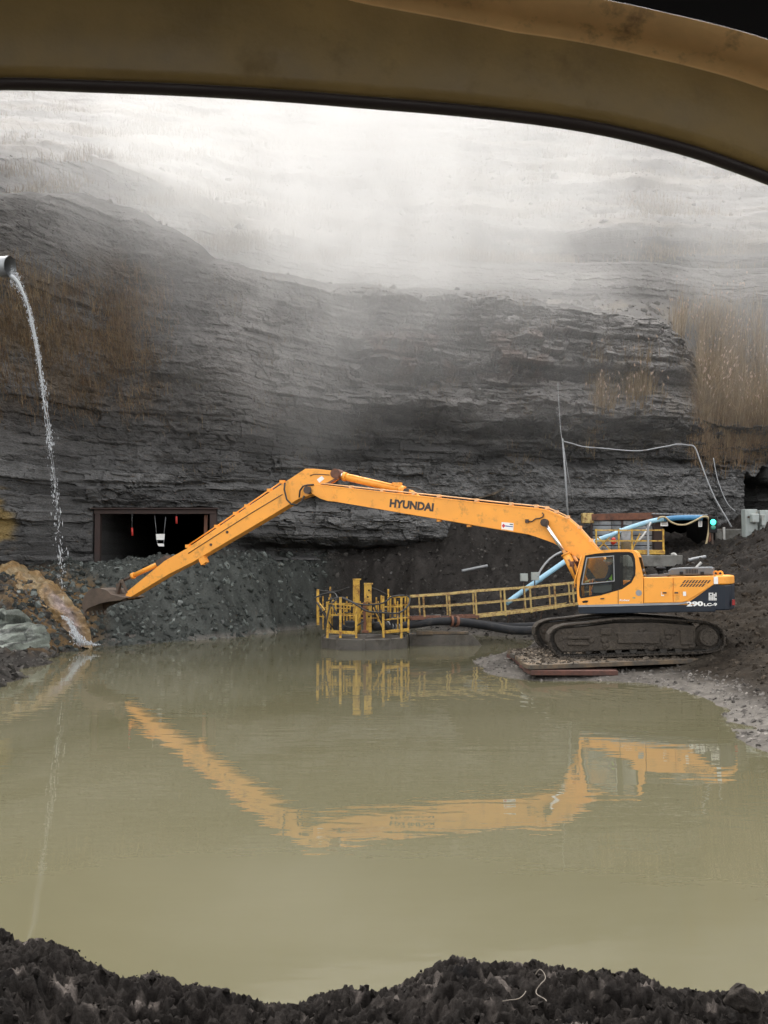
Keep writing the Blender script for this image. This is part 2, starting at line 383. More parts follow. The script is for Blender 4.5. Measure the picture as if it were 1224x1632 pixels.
# left bank, stained ledge, rubble heap before the drift
for q in [(0, 1062, 27.5), (-200, 1000, 25), (-100, 900, 33), (0, 1058, 29.5), (25, 1038, 32), (0, 990, 34.5), (0, 930, 36), (60, 1043, 33), (70, 985, 35), (60, 945, 37), (40, 925, 39), (110, 990, 36.3), (118, 1018, 35.2), (130, 955, 38.5), (100, 920, 40),
          (140, 905, 41), (200, 899, 41.5), (260, 892, 42), (320, 890, 42.4), (380, 893, 43.2), (430, 905, 45), (250, 901, 44.5), (250, 904, 56), (340, 903, 46), (160, 903, 45),
          (180, 950, 39.5), (250, 955, 40), (350, 955, 41.3), (430, 955, 44.5), (160, 1000, 37.2), (250, 1000, 39), (350, 995, 40.5), (430, 985, 43.5),
          (480, 905, 48.2), (450, 899, 46.3), (540, 893, 48.8), (600, 890, 49), (660, 887, 49.2), (480, 955, 48.0), (500, 893, 50), (600, 895, 50.5), (680, 890, 50.5), (560, 960, 49), (620, 960, 49), (700, 960, 47), (700, 850, 50.8), (720, 770, 51.8), (780, 778, 51.5), (840, 810, 51), (780, 870, 49.5), (840, 890, 48),
          (900, 850, 50), (760, 950, 46.5), (830, 960, 44.5), (900, 955, 43), (860, 1000, 40), (930, 985, 40), (940, 890, 47),
          (1000, 888, 47), (1060, 880, 47), (1095, 876, 47), (1095, 874, 56), (1095, 885, 44), (1060, 905, 42), (1000, 915, 42), (1140, 872, 47), (1180, 852, 47), (1224, 835, 47), (1224, 815, 52), (1150, 890, 42), (1195, 868, 42), (1224, 850, 42),
          (1190, 930, 36), (1224, 905, 36), (1224, 965, 32), (1180, 985, 31), (1160, 1018, 29), (1150, 1036, 27.5), (1190, 1050, 26), (1224, 1055, 25), (1180, 1090, 23.5), (1200, 1110, 21.5), (1224, 1120, 20.5), (1224, 1165, 18), (1190, 1165, 18.6), (1185, 1130, 20.6),
          (1400, 800, 47), (1400, 930, 32), (1400, 1060, 22), (1500, 1200, 16), (1800, 700, 48)]: c(*q)
for q in [(0, 1060, 26.8, .16), (30, 1045, 30, .22), (-80, 1060, 25, .3), (65, 1040, 32.5, .22), (15, 1074, 27, .12)]: c(*q)
for (x_, y_, z_) in [(3.15, 30.0, .10), (3.6, 29.0, .14), (3.35, 28.3, .10), (4.1, 27.2, .12), (5.0, 26.3, .09), (3.9, 30.6, .12), (6.6, 25.8, .08)]: w(x_, y_, z_)
# work pad below the machine
for (x_, y_, z_) in [(4.9, 27.4, .2), (6.5, 26.4, .12), (8.2, 26.6, .16), (6, 29, .25), (8, 28.6, .25), (9.9, 28.5, .5), (5, 30.5, .36), (7, 31.5, .5), (9.5, 31.5, .75), (4.5, 29, .3), (7, 35, 1.1), (10, 35, 1.5), (10.5, 27.5, .7), (4.2, 27.6, .16), (4.0, 29.5, .12)]: w(x_, y_, z_)
for (x_, y_, z_) in [(-40, 10, 2), (-40, 30, 6), (-25, 20, 2.2), (40, 10, 2), (40, 30, 6), (-40, 62, 3), (0, 62, 4), (40, 62, 6), (-14, 62, 3), (22, 62, 4)]: w(x_, y_, z_)
CT = np.array(ctrl)
def _phi(r): return r
A = _phi(np.linalg.norm(CT[:, None, :2] - CT[None, :, :2], axis=2)) - 0.02 * np.eye(len(CT)) * -1
Wt = np.linalg.solve(np.block([[A, np.ones((len(CT), 1))], [np.ones((1, len(CT))), np.zeros((1, 1))]]), np.concatenate([CT[:, 2], [0]]))
def ground0(x, y):
    x = np.asarray(x, float); sh = x.shape; x = x.ravel(); y = np.asarray(y, float).ravel(); out = np.full(len(x), Wt[-1])
    for q, (cx_, cy_, _) in enumerate(CT): out += Wt[q] * np.sqrt((x - cx_) ** 2 + (y - cy_) ** 2 + 0.01)
    return out.reshape(sh)
def ground(x, y):
    z = ground0(x, y)
    land = sstep(-0.05, 0.5, z)
    nz = 0.16 * fbm(x * 0.45, y * 0.45, 3, 201) + 0.10 * fbm(x * 1.6, y * 1.6, 3, 203, 0.6) + 0.05 * fbm(x * 5.5, y * 5.5, 3, 205, 0.6)
    pad = bump1(x, 4.2, 10.0, 0.8) * bump1(y, 26.3, 32, 0.7)
    far = sstep(33, 38, y); rb = sstep(8.6, 10.5, x) * sstep(17, 22, y); nz = nz + rb * (0.16 * fbm(x * 1.1, y * 1.1, 4, 211, 0.6) + 0.06 * np.abs(fbm(x * 4, y * 4, 3, 213)))
    return z + nz * (0.12 + 0.88 * land) * (1 - 0.75 * pad) * (0.8 + 0.5 * far)
gx = np.concatenate([np.linspace(-45, -19.2, 60), np.arange(-19, 21.01, 0.075), np.linspace(21.3, 45, 60)])
gy = np.concatenate([np.linspace(0.5, 13.8, 40), np.arange(14, 52.6, 0.085), np.linspace(53, 63, 20)])
GX, GY = np.meshgrid(gx, gy)
GZ = ground(GX, GY)
gpx, gpy = proj(GX, GY, GZ)
nb = fbm(GX * 0.3, GY * 0.3, 4, 301); nf = fbm(GX * 2.2, GY * 2.2, 4, 303)
C = np.empty(GX.shape + (3,)); C[:] = (0.044, 0.040, 0.037)
def tg(mask, col, amt=1.0):
    global C
    mm = np.clip(mask, 0, 1)[..., None] * amt; C = C * (1 - mm) + np.array(col) * mm
tg(bump1(gpx, 95, 520, 40) * bump1(gpy, 880, 1040, 20), (0.082, 0.089, 0.083), 0.85)      # grey-green rubble
tg((gpx > 700) * (gpy > 985) * (GY < 33), (0.065, 0.056, 0.047), 0.6)                          # pale grey mud of the pad
tg(bump1(gpx, 985, 1240, 30) * bump1(gpy, 930, 1100, 25), (0.034, 0.027, 0.020), 0.85)         # brown dug bank
tg(bump1(gpx, 1090, 1300, 30) * bump1(gpy, 820, 920, 15), (0.032, 0.028, 0.025), 0.8)
tg(bump1(gpx, 1170, 1400, 10) * bump1(gpy, 1085, 1160, 14) * sstep(-.3, .2, nb), (0.04, 0.037, 0.035), 0.8)
tg(bump1(GZ, -0.5, 0.16, 0.08) * (gpx > 300), (0.17, 0.157, 0.142), 0.75)                      # washed gravel along the water
tg(bump1(gpx, -20, 130, 25) * bump1(gpy, 905, 960, 14) * sstep(-.4, .2, nf), (0.20, 0.14, 0.08), 0.7)
tg(bump1(GX, 4.6, 9, 0.4) * bump1(GY, 26.8, 31.2, 0.4), (0.105, 0.09, 0.073), 0.7)
C = C * (1 + 0.3 * nb + 0.25 * nf)[..., None]
m_soil = mat('soil', (1, 1, 1), rough=0.85, var=0.25, vscale=2.5, spec=0.05, bump=0.55, bscale=7.0, bdist=0.05, attr=True, gritty=0.28)
C = C * 0.62
tg(bump1(gpx, 20, 160, 22) * bump1(gpy, 925, 1036, 14) * sstep(-.5, .1, nf), (0.115, 0.07, 0.03), 0.8)
tag(fromarr('ground', np.stack([GX, GY, GZ], -1).reshape(-1, 3), gridfaces(len(gy), len(gx)), m_soil, True, np.clip(C, 0.01, 1).reshape(-1, 3)), kind='structure')
def gz(x, y): return float(ground(np.array([x]), np.array([y]))[0])

# ================================================================== pond
m_water = bpy.data.materials.new('murky_water'); m_water.use_nodes = True
N = m_water.node_tree.nodes; L = m_water.node_tree.links; b = N['Principled BSDF']
geo = N.new('ShaderNodeNewGeometry')
nz = N.new('ShaderNodeTexNoise'); nz.inputs['Scale'].default_value = 0.12; nz.inputs['Detail'].default_value = 6; nz.inputs['Distortion'].default_value = 1.2; L.new(geo.outputs['Position'], nz.inputs['Vector'])
rp = N.new('ShaderNodeValToRGB'); rp.color_ramp.elements[0].position = 0.35; rp.color_ramp.elements[1].position = 0.68
rp.color_ramp.elements[0].color = (0.080, 0.0745, 0.044, 1); rp.color_ramp.elements[1].color = (0.099, 0.092, 0.059, 1)
L.new(nz.outputs['Fac'], rp.inputs[0]); L.new(rp.outputs[0], b.inputs['Base Color'])
b.inputs['Roughness'].default_value = 0.015; b.inputs['IOR'].default_value = 1.33
def wnoise(sx, sy, det, seed):
    mp = N.new('ShaderNodeMapping'); mp.inputs['Scale'].default_value = (sx, sy, 1); mp.inputs['Location'].default_value = (seed, seed * 2, 0)
    L.new(geo.outputs['Position'], mp.inputs['Vector'])
    t = N.new('ShaderNodeTexNoise'); t.inputs['Scale'].default_value = 1.0; t.inputs['Detail'].default_value = det; t.inputs['Roughness'].default_value = 0.45
    L.new(mp.outputs[0], t.inputs['Vector']); return t.outputs['Fac']
def m2(op, a, bb):
    x = N.new('ShaderNodeMath'); x.operation = op
    for s_, v_ in ((0, a), (1, bb)):
        if isinstance(v_, (int, float)): x.inputs[s_].default_value = v_
        else: L.new(v_, x.inputs[s_])
    return x.outputs[0]
hsum = m2('ADD', m2('MULTIPLY', wnoise(0.8, 2.2, 2, 3), 0.18), m2('MULTIPLY', wnoise(3.5, 8, 2, 9), 0.03))
# rings spreading from the machine's edge of the pond
for (ox, oy, sc, am, rad) in ((6.5, 24.6, 1.9, 0.13, 8.0), (0.2, 35.0, 2.2, 0.07, 6.0), (3.4, 5.2, 5.0, 0.03, 3.2)):
    mp = N.new('ShaderNodeMapping'); mp.inputs['Location'].default_value = (-ox, -oy, 0); L.new(geo.outputs['Position'], mp.inputs['Vector'])
    wv = N.new('ShaderNodeTexWave'); wv.wave_type = 'RINGS'; wv.rings_direction = 'Z'; wv.inputs['Scale'].default_value = sc * 0.32; wv.inputs['Distortion'].default_value = 1.2; wv.inputs['Detail Scale'].default_value = 0.6
    L.new(mp.outputs[0], wv.inputs['Vector'])
    ln = N.new('ShaderNodeVectorMath'); ln.operation = 'LENGTH'; L.new(mp.outputs[0], ln.inputs[0])
    fo = N.new('ShaderNodeMapRange'); fo.inputs[1].default_value = rad * 0.3; fo.inputs[2].default_value = rad; fo.inputs[3].default_value = am; fo.inputs[4].default_value = 0; L.new(ln.outputs['Value'], fo.inputs[0])
    hsum = m2('ADD', hsum, m2('MULTIPLY', wv.outputs['Fac'], fo.outputs[0]))
bp = N.new('ShaderNodeBump'); bp.inputs['Strength'].default_value = 1.0; bp.inputs['Distance'].default_value = 0.02
L.new(hsum, bp.inputs['Height']); L.new(bp.outputs[0], b.inputs['Normal'])
tag(MB().face([(-60, 1, 0), (60, 1, 0), (60, 62, 0), (-60, 62, 0)]).done('pond_water', m_water), kind='structure')

# ================================================================== near bank of dark spoil below the viewer
BPX = [-300, 0, 60, 110, 140, 200, 300, 345, 380, 480, 530, 600, 650, 700, 755, 790, 830, 900, 960, 1015, 1060, 1110, 1150, 1224, 1500]
BPY = [1450, 1487, 1502, 1522, 1550, 1562, 1580, 1596, 1606, 1613, 1602, 1596, 1572, 1548, 1533, 1534, 1542, 1552, 1562, 1553, 1568, 1580, 1596, 1616, 1640]
bx = np.arange(-3.6, 3.6, 0.014); by = np.arange(3.0, 7.2, 0.016)
BX, BY = np.meshgrid(bx, by)
crest_px = CX + F * bx / 5.2
crest = np.array([P(p, float(np.interp(p, BPX, BPY)), 5.2).z for p in crest_px])
tprof = np.where(BY < 5.2, 1 - 0.05 * (5.2 - BY), 1 - sstep(5.2, 7.0, BY))
BZ = np.where(BY < 5.2, crest[None, :] + 0.02 - 0.10 * (5.2 - BY), -0.2 + (crest[None, :] + 0.2) * (1 - sstep(5.15, 6.9, BY)))
cl = np.abs(fbm(BX * 7, BY * 7, 4, 401, 0.55)); cl2 = np.abs(fbm(BX * 20, BY * 20, 4, 403, 0.7))
BZ = BZ + 0.07 * fbm(BX * 2.2, BY * 2.2, 2, 405) + 0.10 * (0.45 - cl) + 0.045 * (0.4 - cl2) - 0.035
aB = 0.0105 * (1 + 0.5 * fbm(BX * 3, BY * 3, 4, 407)) + 0.05 * sstep(0.45, 0.8, fbm(BX * 6, BY * 6, 3, 409))
CB = np.clip(np.stack([aB * 1.12, aB * 0.97, aB * 0.88], -1), 0.006, 0.2)
m_spoil = mat('spoil', (1, 1, 1), rough=0.85, var=0.3, vscale=9, spec=0.05, bump=0.8, bscale=60, bdist=0.01, attr=True, gritty=0.35)
tag(fromarr('spoil_bank', np.stack([BX, BY, BZ], -1).reshape(-1, 3), gridfaces(len(by), len(bx)), m_spoil, True, CB.reshape(-1, 3)), kind='structure')

# loose stuff ---------------------------------------------------------------------------------
def stones(name, n, pick, size, colfn, m, seed=1, flat=0.6):
    """n small angular stones scattered; one object"""
    rng = np.random.default_rng(seed)
    t = (1 + 5 ** .5) / 2
    iv = np.array([(-1, t, 0), (1, t, 0), (-1, -t, 0), (1, -t, 0), (0, -1, t), (0, 1, t), (0, -1, -t), (0, 1, -t), (t, 0, -1), (t, 0, 1), (-t, 0, -1), (-t, 0, 1)], float); iv /= np.linalg.norm(iv[0])
    fi = np.array([(0, 11, 5), (0, 5, 1), (0, 1, 7), (0, 7, 10), (0, 10, 11), (1, 5, 9), (5, 11, 4), (11, 10, 2), (10, 7, 6), (7, 1, 8), (3, 9, 4), (3, 4, 2), (3, 2, 6), (3, 6, 8), (3, 8, 9), (4, 9, 5), (2, 4, 11), (6, 2, 10), (8, 6, 7), (9, 8, 1)])
    pts = pick(rng, n); n = len(pts)
    s = size(rng, n)
    v = iv[None] * (0.65 + 0.7 * rng.random((n, 12, 1)))
    v = v * np.stack([0.8 + 0.6 * rng.random(n), 0.7 + 0.5 * rng.random(n), flat * (0.6 + 0.6 * rng.random(n))], -1)[:, None]
    q = rng.normal(size=(n, 4)); q /= np.linalg.norm(q, axis=1)[:, None]; a_, b_, c_, d_ = q.T
    M = np.stack([np.stack([1 - 2 * (c_**2 + d_**2), 2 * (b_*c_ - a_*d_), 2 * (b_*d_ + a_*c_)], -1), np.stack([2 * (b_*c_ + a_*d_), 1 - 2 * (b_**2 + d_**2), 2 * (c_*d_ - a_*b_)], -1), np.stack([2 * (b_*d_ - a_*c_), 2 * (c_*d_ + a_*b_), 1 - 2 * (b_**2 + c_**2)], -1)], 1)
    v = np.einsum('nij,nkj->nki', M, v) * s[:, None, None] + pts[:, None, :]
    f = fi[None] + 12 * np.arange(n)[:, None, None]
    col = np.repeat(colfn(rng, pts)[:, None, :], 12, 1).reshape(-1, 3)
    return tag(fromarr(name, v.reshape(-1, 3), f.reshape(-1, 3), m, False, col), kind='stuff')
def pick_ground(x0, x1, y0_, y1_, cond=lambda p: np.ones(len(p[0]), bool)):
    def f(rng, n):
        x = rng.uniform(x0, x1, n); y = rng.uniform(y0_, y1_, n); z = ground(x, y)
        k_ = (z > -0.03) & cond((x, y, z)); return np.stack([x, y, z - 0.015], -1)[k_]
    return f
stones('clods', 4200, lambda rng, n: (lambda x, y: np.stack([x, y, np.array([BZ[min(len(by) - 1, int((b_ - 3.0) / 0.016)), min(len(bx) - 1, int((a_ + 3.6) / 0.014))] for a_, b_ in zip(x, y)]) - 0.002], -1))(rng.uniform(-2.6, 2.8, n), rng.uniform(4.0, 5.9, n)),
       lambda rng, n: 0.004 + 0.026 * rng.random(n) ** 6, lambda rng, p: (0.012 + 0.016 * rng.random(len(p)) ** 2 + 0.06 * (rng.random(len(p)) > 0.975))[:, None] * 0.85 * np.array([1.12, .97, .88]), m_spoil, 3, 0.8)
def rub_col(rng, p):
    q, r_ = proj(p[:, 0], p[:, 1], p[:, 2])
    base = np.where(((q < 520) & (r_ > 870))[:, None], np.array([0.058, 0.064, 0.060]), np.array([0.04, 0.037, 0.034]))
    return base * (0.6 + 1.7 * rng.random(len(p))[:, None] ** 3) + 0.06 * (rng.random(len(p)) > 0.97)[:, None]
stones('rubble', 26000, pick_ground(-16, -2, 34, 51, lambda p: p[2] < 8), lambda rng, n: 0.018 + 0.14 * rng.random(n) ** 6, rub_col, m_soil, 5)
stones('shore_rubble', 9000, pick_ground(-20, -8.5, 22, 37.5), lambda rng, n: 0.02 + 0.13 * rng.random(n) ** 5, lambda rng, p: np.array([.06, .056, .051]) * (0.5 + rng.random(len(p))[:, None]), m_soil, 16)
stones('talus_rubble', 18000, pick_ground(-3, 13, 38, 52), lambda rng, n: 0.015 + 0.10 * rng.random(n) ** 7, rub_col, m_soil, 6)
stones('shore_gravel', 14000, pick_ground(2.5, 11, 16, 33, lambda p: ~((p[0] > 4.5) & (p[0] < 10) & (p[1] > 27.3) & (p[1] < 31))), lambda rng, n: 0.015 + 0.06 * rng.random(n) ** 4,
       lambda rng, p: np.where((p[:, 2] < 0.25)[:, None], np.array([.115, .106, .097]), np.array([.038, .032, .026])) * (0.5 + rng.random(len(p))[:, None]), m_soil, 8)
stones('bank_rubble', 13000, pick_ground(9, 20, 20, 48), lambda rng, n: 0.015 + 0.10 * rng.random(n) ** 6, lambda rng, p: np.array([.028, .0225, .0175]) * (0.7 + 1.2 * rng.random(len(p))[:, None]), m_soil, 9)
stones('bench_rubble', 3000, lambda rng, n: V[rng.choice(np.flatnonzero((SEG.ravel() == 1) | ((SEG.ravel() >= 3) & (PY.ravel() > 250))), n)], lambda rng, n: 0.06 + 0.3 * rng.random(n) ** 7, lambda rng, p: np.array([.09, .082, .075]) * (0.5 + rng.random(len(p))[:, None]), m_soil, 10)
# ================================================================== materials of the built things
m_orange = mat('machine_orange', (0.80, 0.335, 0.048), rough=0.42, spec=0.4, var=0.06, vscale=1.2, dirt=(0.36, 0.19, 0.06), dirtamt=0.3, dscale=3.5, bump=0.04, bscale=40)
m_navy = mat('dark_blue_paint', (0.010, 0.015, 0.024), rough=0.5, spec=0.3, var=0.2, dirt=(0.05, 0.042, 0.035), dirtamt=0.25, dscale=3)
m_grey = mat('hood_grey', (0.085, 0.095, 0.105), rough=0.5, var=0.1, dirt=(0.12, 0.10, 0.085), dirtamt=0.3)
m_black = mat('black_rubber', (0.012, 0.012, 0.013), rough=0.6, spec=0.2, var=0.2)
m_mud = mat('dried_mud', (0.058, 0.049, 0.040), rough=0.9, spec=0.25, var=0.35, vscale=4, bump=1.0, bscale=14, bdist=0.05, dirt=(0.055, 0.047, 0.04), dirtamt=0.5, dscale=3, gritty=0.25)
m_mud_dark = mat('wet_mud', (0.032, 0.028, 0.024), rough=0.8, var=0.35, vscale=5, bump=1.0, bscale=16, bdist=0.04)
m_chrome = mat('chrome_rod', (0.75, 0.75, 0.76), rough=0.18, metal=0.9, var=0.05)
m_pin = mat('greasy_steel', (0.07, 0.05, 0.04), rough=0.6, metal=0.4, var=0.3)
m_rust = mat('rusty_steel', (0.15, 0.065, 0.04), rough=0.8, var=0.35, vscale=5, bump=0.4, bscale=25, dirt=(0.05, 0.03, 0.025), dirtamt=0.4)
m_portal = mat('dark_rusty_beam', (0.035, 0.021, 0.018), rough=0.8, var=0.3, vscale=3, bump=0.3, bscale=20)
m_bucket = mat('bucket_steel', (0.085, 0.06, 0.043), rough=0.75, var=0.3, vscale=3, bump=0.7, bscale=15, dirt=(0.06, 0.045, 0.035), dirtamt=0.5)
m_white = mat('white_print', (0.75, 0.75, 0.73), rough=0.5, var=0.06, dirt=(0.4, 0.36, 0.3), dirtamt=0.2)
m_blackprint = mat('black_print', (0.03, 0.022, 0.02), rough=0.5, var=0.1)
m_redprint = mat('red_print', (0.5, 0.02, 0.05), rough=0.5, var=0.1)
m_blueprint = mat('blue_print', (0.02, 0.05, 0.25), rough=0.5, var=0.1)
m_yel = mat('rail_yellow', (0.52, 0.32, 0.045), rough=0.55, var=0.14, vscale=4, dirt=(0.17, 0.075, 0.03), dirtamt=0.6, dscale=6, bump=0.15, bscale=40)
m_yel2 = mat('faded_rail_yellow', (0.46, 0.34, 0.125), rough=0.6, var=0.15, vscale=4, dirt=(0.16, 0.07, 0.03), dirtamt=0.6, dscale=5, bump=0.15, bscale=40)
m_hull = mat('wet_concrete_steel', (0.075, 0.068, 0.058), rough=0.7, var=0.3, vscale=3, dirt=(0.045, 0.038, 0.03), dirtamt=0.5, dscale=2.5, bump=0.3, bscale=20)
m_hose = mat('black_hose', (0.02, 0.021, 0.024), spec=0.2, rough=0.65, var=0.3, vscale=3, dirt=(0.06, 0.055, 0.05), dirtamt=0.3, dscale=3)
m_galv = mat('galvanised', (0.26, 0.27, 0.28), rough=0.5, metal=0.35, var=0.15, vscale=4, dirt=(0.18, 0.16, 0.14), dirtamt=0.25)
m_sheet = mat('corrugated_sheet', (0.31, 0.33, 0.35), rough=0.55, metal=0.2, var=0.2, vscale=2, dirt=(0.10, 0.08, 0.07), dirtamt=0.4)
m_bluepipe = mat('pale_blue_plastic', (0.25, 0.45, 0.58), rough=0.4, var=0.1, vscale=2, dirt=(0.4, 0.42, 0.42), dirtamt=0.3, dscale=1.5)
m_bluedeep = mat('blue_plastic', (0.05, 0.19, 0.36), rough=0.4, var=0.1)
m_palehose = mat('pale_hose', (0.42, 0.42, 0.40), rough=0.6, var=0.15)
m_tanhose = mat('tan_hose', (0.42, 0.34, 0.20), rough=0.6, var=0.15)
m_conc = mat('stained_concrete', (0.15, 0.147, 0.135), rough=0.85, var=0.3, vscale=2, dirt=(0.08, 0.075, 0.065), dirtamt=0.5, dscale=1.5, bump=0.4, bscale=12)
m_cabinet = mat('cabinet_paint', (0.29, 0.32, 0.31), rough=0.5, var=0.1, vscale=3, dirt=(0.2, 0.18, 0.15), dirtamt=0.3)
m_wood = mat('timber', (0.125, 0.09, 0.056), rough=0.85, var=0.3, vscale=5, bump=0.5, bscale=18, dirt=(0.06, 0.052, 0.043), dirtamt=0.8, dscale=2)
m_redwood = mat('red_brown_timber', (0.085, 0.036, 0.026), rough=0.8, var=0.35, vscale=6, bump=0.5, bscale=20, dirt=(0.05, 0.03, 0.025), dirtamt=0.5)
m_olive = mat('worn_olive_paint', (0.225, 0.148, 0.045), rough=0.5, var=0.22, vscale=4, dirt=(0.15, 0.10, 0.04), dirtamt=0.25, dscale=5, bump=0.45, bscale=30, bdist=0.004)
m_lit_tan = mat('lit_tan_trim', (0.80, 0.50, 0.21), rough=0.6, var=0.12, vscale=9, dirt=(0.2, 0.12, 0.06), dirtamt=0.3, dscale=10, bump=0.2, bscale=30, bdist=0.004)  # paler than the frame: window light on the flange put into its colour
m_lining_shade = mat('lining_and_shade_black', (0.012, 0.011, 0.011), rough=0.9, spec=0.1, var=0.1)  # cab lining; also paints the shade inside the canopy
m_seal = mat('brown_black_seal', (0.022, 0.013, 0.011), rough=0.6, var=0.1)
m_cloth = mat('dark_work_clothes', (0.03, 0.035, 0.05), rough=0.9, var=0.2)
m_jeans = mat('blue_jeans', (0.10, 0.16, 0.26), rough=0.9, var=0.2)
m_vest = mat('hi_vis_vest', (0.35, 0.85, 0.05), rough=0.7, var=0.1)
m_skin = mat('skin', (0.5, 0.3, 0.22), rough=0.6, var=0.08)
m_hat = mat('white_helmet', (0.6, 0.58, 0.5), rough=0.4, var=0.05)
m_redmark = mat('red_marker', (0.5, 0.04, 0.03), rough=0.5, var=0.1)
m_greenlens = mat('green_lens', (0.02, 0.5, 0.3), rough=0.3, emit=(0.03, 1.0, 0.55), estr=1.6)
m_greendim = mat('green_lens_unlit', (0.05, 0.22, 0.16), rough=0.3)
m_redlens = mat('red_lens', (0.3, 0.02, 0.02), rough=0.3)
m_cable = mat('cable_black', (0.02, 0.02, 0.02), rough=0.6, var=0.2)
m_stain = None
m_glass = bpy.data.materials.new('cab_glass'); m_glass.use_nodes = True
N = m_glass.node_tree.nodes; L = m_glass.node_tree.links; N.remove(N['Principled BSDF'])
t_ = N.new('ShaderNodeBsdfTransparent'); t_.inputs[0].default_value = (0.90, 0.92, 0.90, 1); gl = N.new('ShaderNodeBsdfGlossy'); gl.inputs['Roughness'].default_value = 0.03
fr = N.new('ShaderNodeFresnel'); fr.inputs[0].default_value = 1.5; mx = N.new('ShaderNodeMixShader'); L.new(fr.outputs[0], mx.inputs[0]); L.new(t_.outputs[0], mx.inputs[1]); L.new(gl.outputs[0], mx.inputs[2]); L.new(mx.outputs[0], N['Material Output'].inputs[0])

def lettering(txt, name, m, origin, u, v, width, height, parent, thick=0.004, bold=0.015, shear=0.0):
    """flat print standing 4 mm proud of a panel: origin is the lower left corner, u along the text, v up"""
    cu = bpy.data.curves.new(name, 'FONT'); cu.body = txt; cu.offset = bold; cu.shear = shear; cu.resolution_u = 3
    ob = bpy.data.objects.new(name + '_curve', cu); COL.objects.link(ob)
    bpy.context.view_layer.update()
    dg = bpy.context.evaluated_depsgraph_get()
    me = bpy.data.meshes.new_from_object(ob.evaluated_get(dg)); bpy.data.objects.remove(ob); bpy.data.curves.remove(cu)
    co = np.array([q.co[:] for q in me.vertices]); lo, hi = co.min(0), co.max(0)
    u = Vector(u).normalized(); v = Vector(v); v = (v - u * v.dot(u)).normalized(); n = u.cross(v)
    for q in me.vertices:
        a = (q.co.x - lo[0]) / (hi[0] - lo[0]) * width; b_ = (q.co.y - lo[1]) / (hi[1] - lo[1]) * height
        q.co = Vector(origin) + u * a + v * b_ + n * thick
    me.name = name; me.materials.clear()
    return link(name, me, m, parent)
# ================================================================== the long-reach excavator
SL = R(20.0)
O = Vector((7.18, 29.1, 0.0))
FW = Vector((-math.cos(SL), math.sin(SL), 0)); LF = Vector((-math.sin(SL), -math.cos(SL), 0)); UP = Vector((0, 0, 1))
def LW(X, y, Z): return O + FW * X + LF * y + UP * Z
def E(px, py, yl):
    """side-view point of the slewed upper structure at lateral offset yl"""
    r = ray(px, py); p0 = Vector((0, 0, CAMZ)); k_ = (yl - (p0 - O).dot(LF)) / r.dot(LF)
    p = p0 + r * k_; return ((p - O).dot(FW), p.z)
def EP(pts, yl): return [E(a, b_, yl) for a, b_ in pts]
def EW(px, py, yl): X_, Z_ = E(px, py, yl); return LW(X_, yl, Z_)

ex = empty('excavator', (7.18, 29.1, 0.45), 'orange and dark blue long-reach crawler excavator on timber mats beside the pond', 'excavator', rz=R(160))
# ---- crawler tracks (they stand square to the pond, the upper body is swung away)
TY = 27.5
def TP(px, py): p = P(px, py, TY); return (p.x, p.z)
outl = [TP(*q) for q in [(884, 1040), (877, 1026), (875, 1014), (881, 1004), (894, 997.5), (915, 995), (936, 993), (960, 989.5), (983, 986.5), (1012, 985.5), (1043, 985.8), (1075, 988), (1111, 990.5), (1128, 992), (1140, 995), (1149, 1001), (1154, 1010), (1155.5, 1020), (1153, 1031), (1145, 1037), (1130, 1040), (1090, 1042), (1033, 1044), (970, 1046.5), (913, 1048.4), (897, 1047.5), (889, 1045)]]
def resample(poly, n):
    pts = [Vector((a, b_)) for a, b_ in poly]; pts.append(pts[0]); Ls = [0]
    for a, b_ in zip(pts, pts[1:]): Ls.append(Ls[-1] + (b_ - a).length)
    out = []
    for i in range(n):
        s_ = Ls[-1] * i / n; k_ = max(j for j in range(len(pts) - 1) if Ls[j] <= s_)
        t = (s_ - Ls[k_]) / max(1e-6, Ls[k_ + 1] - Ls[k_]); out.append(pts[k_].lerp(pts[k_ + 1], t))
    return out, Ls[-1]
NSH = 52
loop, per = resample(outl, NSH)
def wfn(X, y, Z): return Vector((X, y, Z))
# one muddy shoe: plate, grouser ribs, uneven mud on it
sm = MB(); pl = per / NSH
sm.box((0, 0, 0), (pl * 0.95, 0.6, 0.03), bev=0.006)
for gxx in (-0.32, 0.05, 0.38): sm.box((gxx * pl, 0, -0.027), (0.022, 0.59, 0.03))
rr_ = random.Random(5)
for _ in range(9): sm.sphere((rr_.uniform(-.4, .4) * pl, rr_.uniform(-.27, .27), -0.02), rr_.uniform(.03, .06), (1, 1.3, .5), 6, 5)
shoe_me = sm.done('track_shoe', m_mud); shoe_mesh = shoe_me.data; bpy.data.objects.remove(shoe_me)
ins = [(x_, z_) for x_, z_ in [TP(*q) for q in [(889, 1032), (884, 1022), (884, 1012), (890, 1004.5), (900, 1002), (936, 999), (983, 993.5), (1043, 992.5), (1090, 996), (1110, 998), (1110, 1034), (1033, 1035), (970, 1037), (913, 1040), (896, 1039.5)]]]
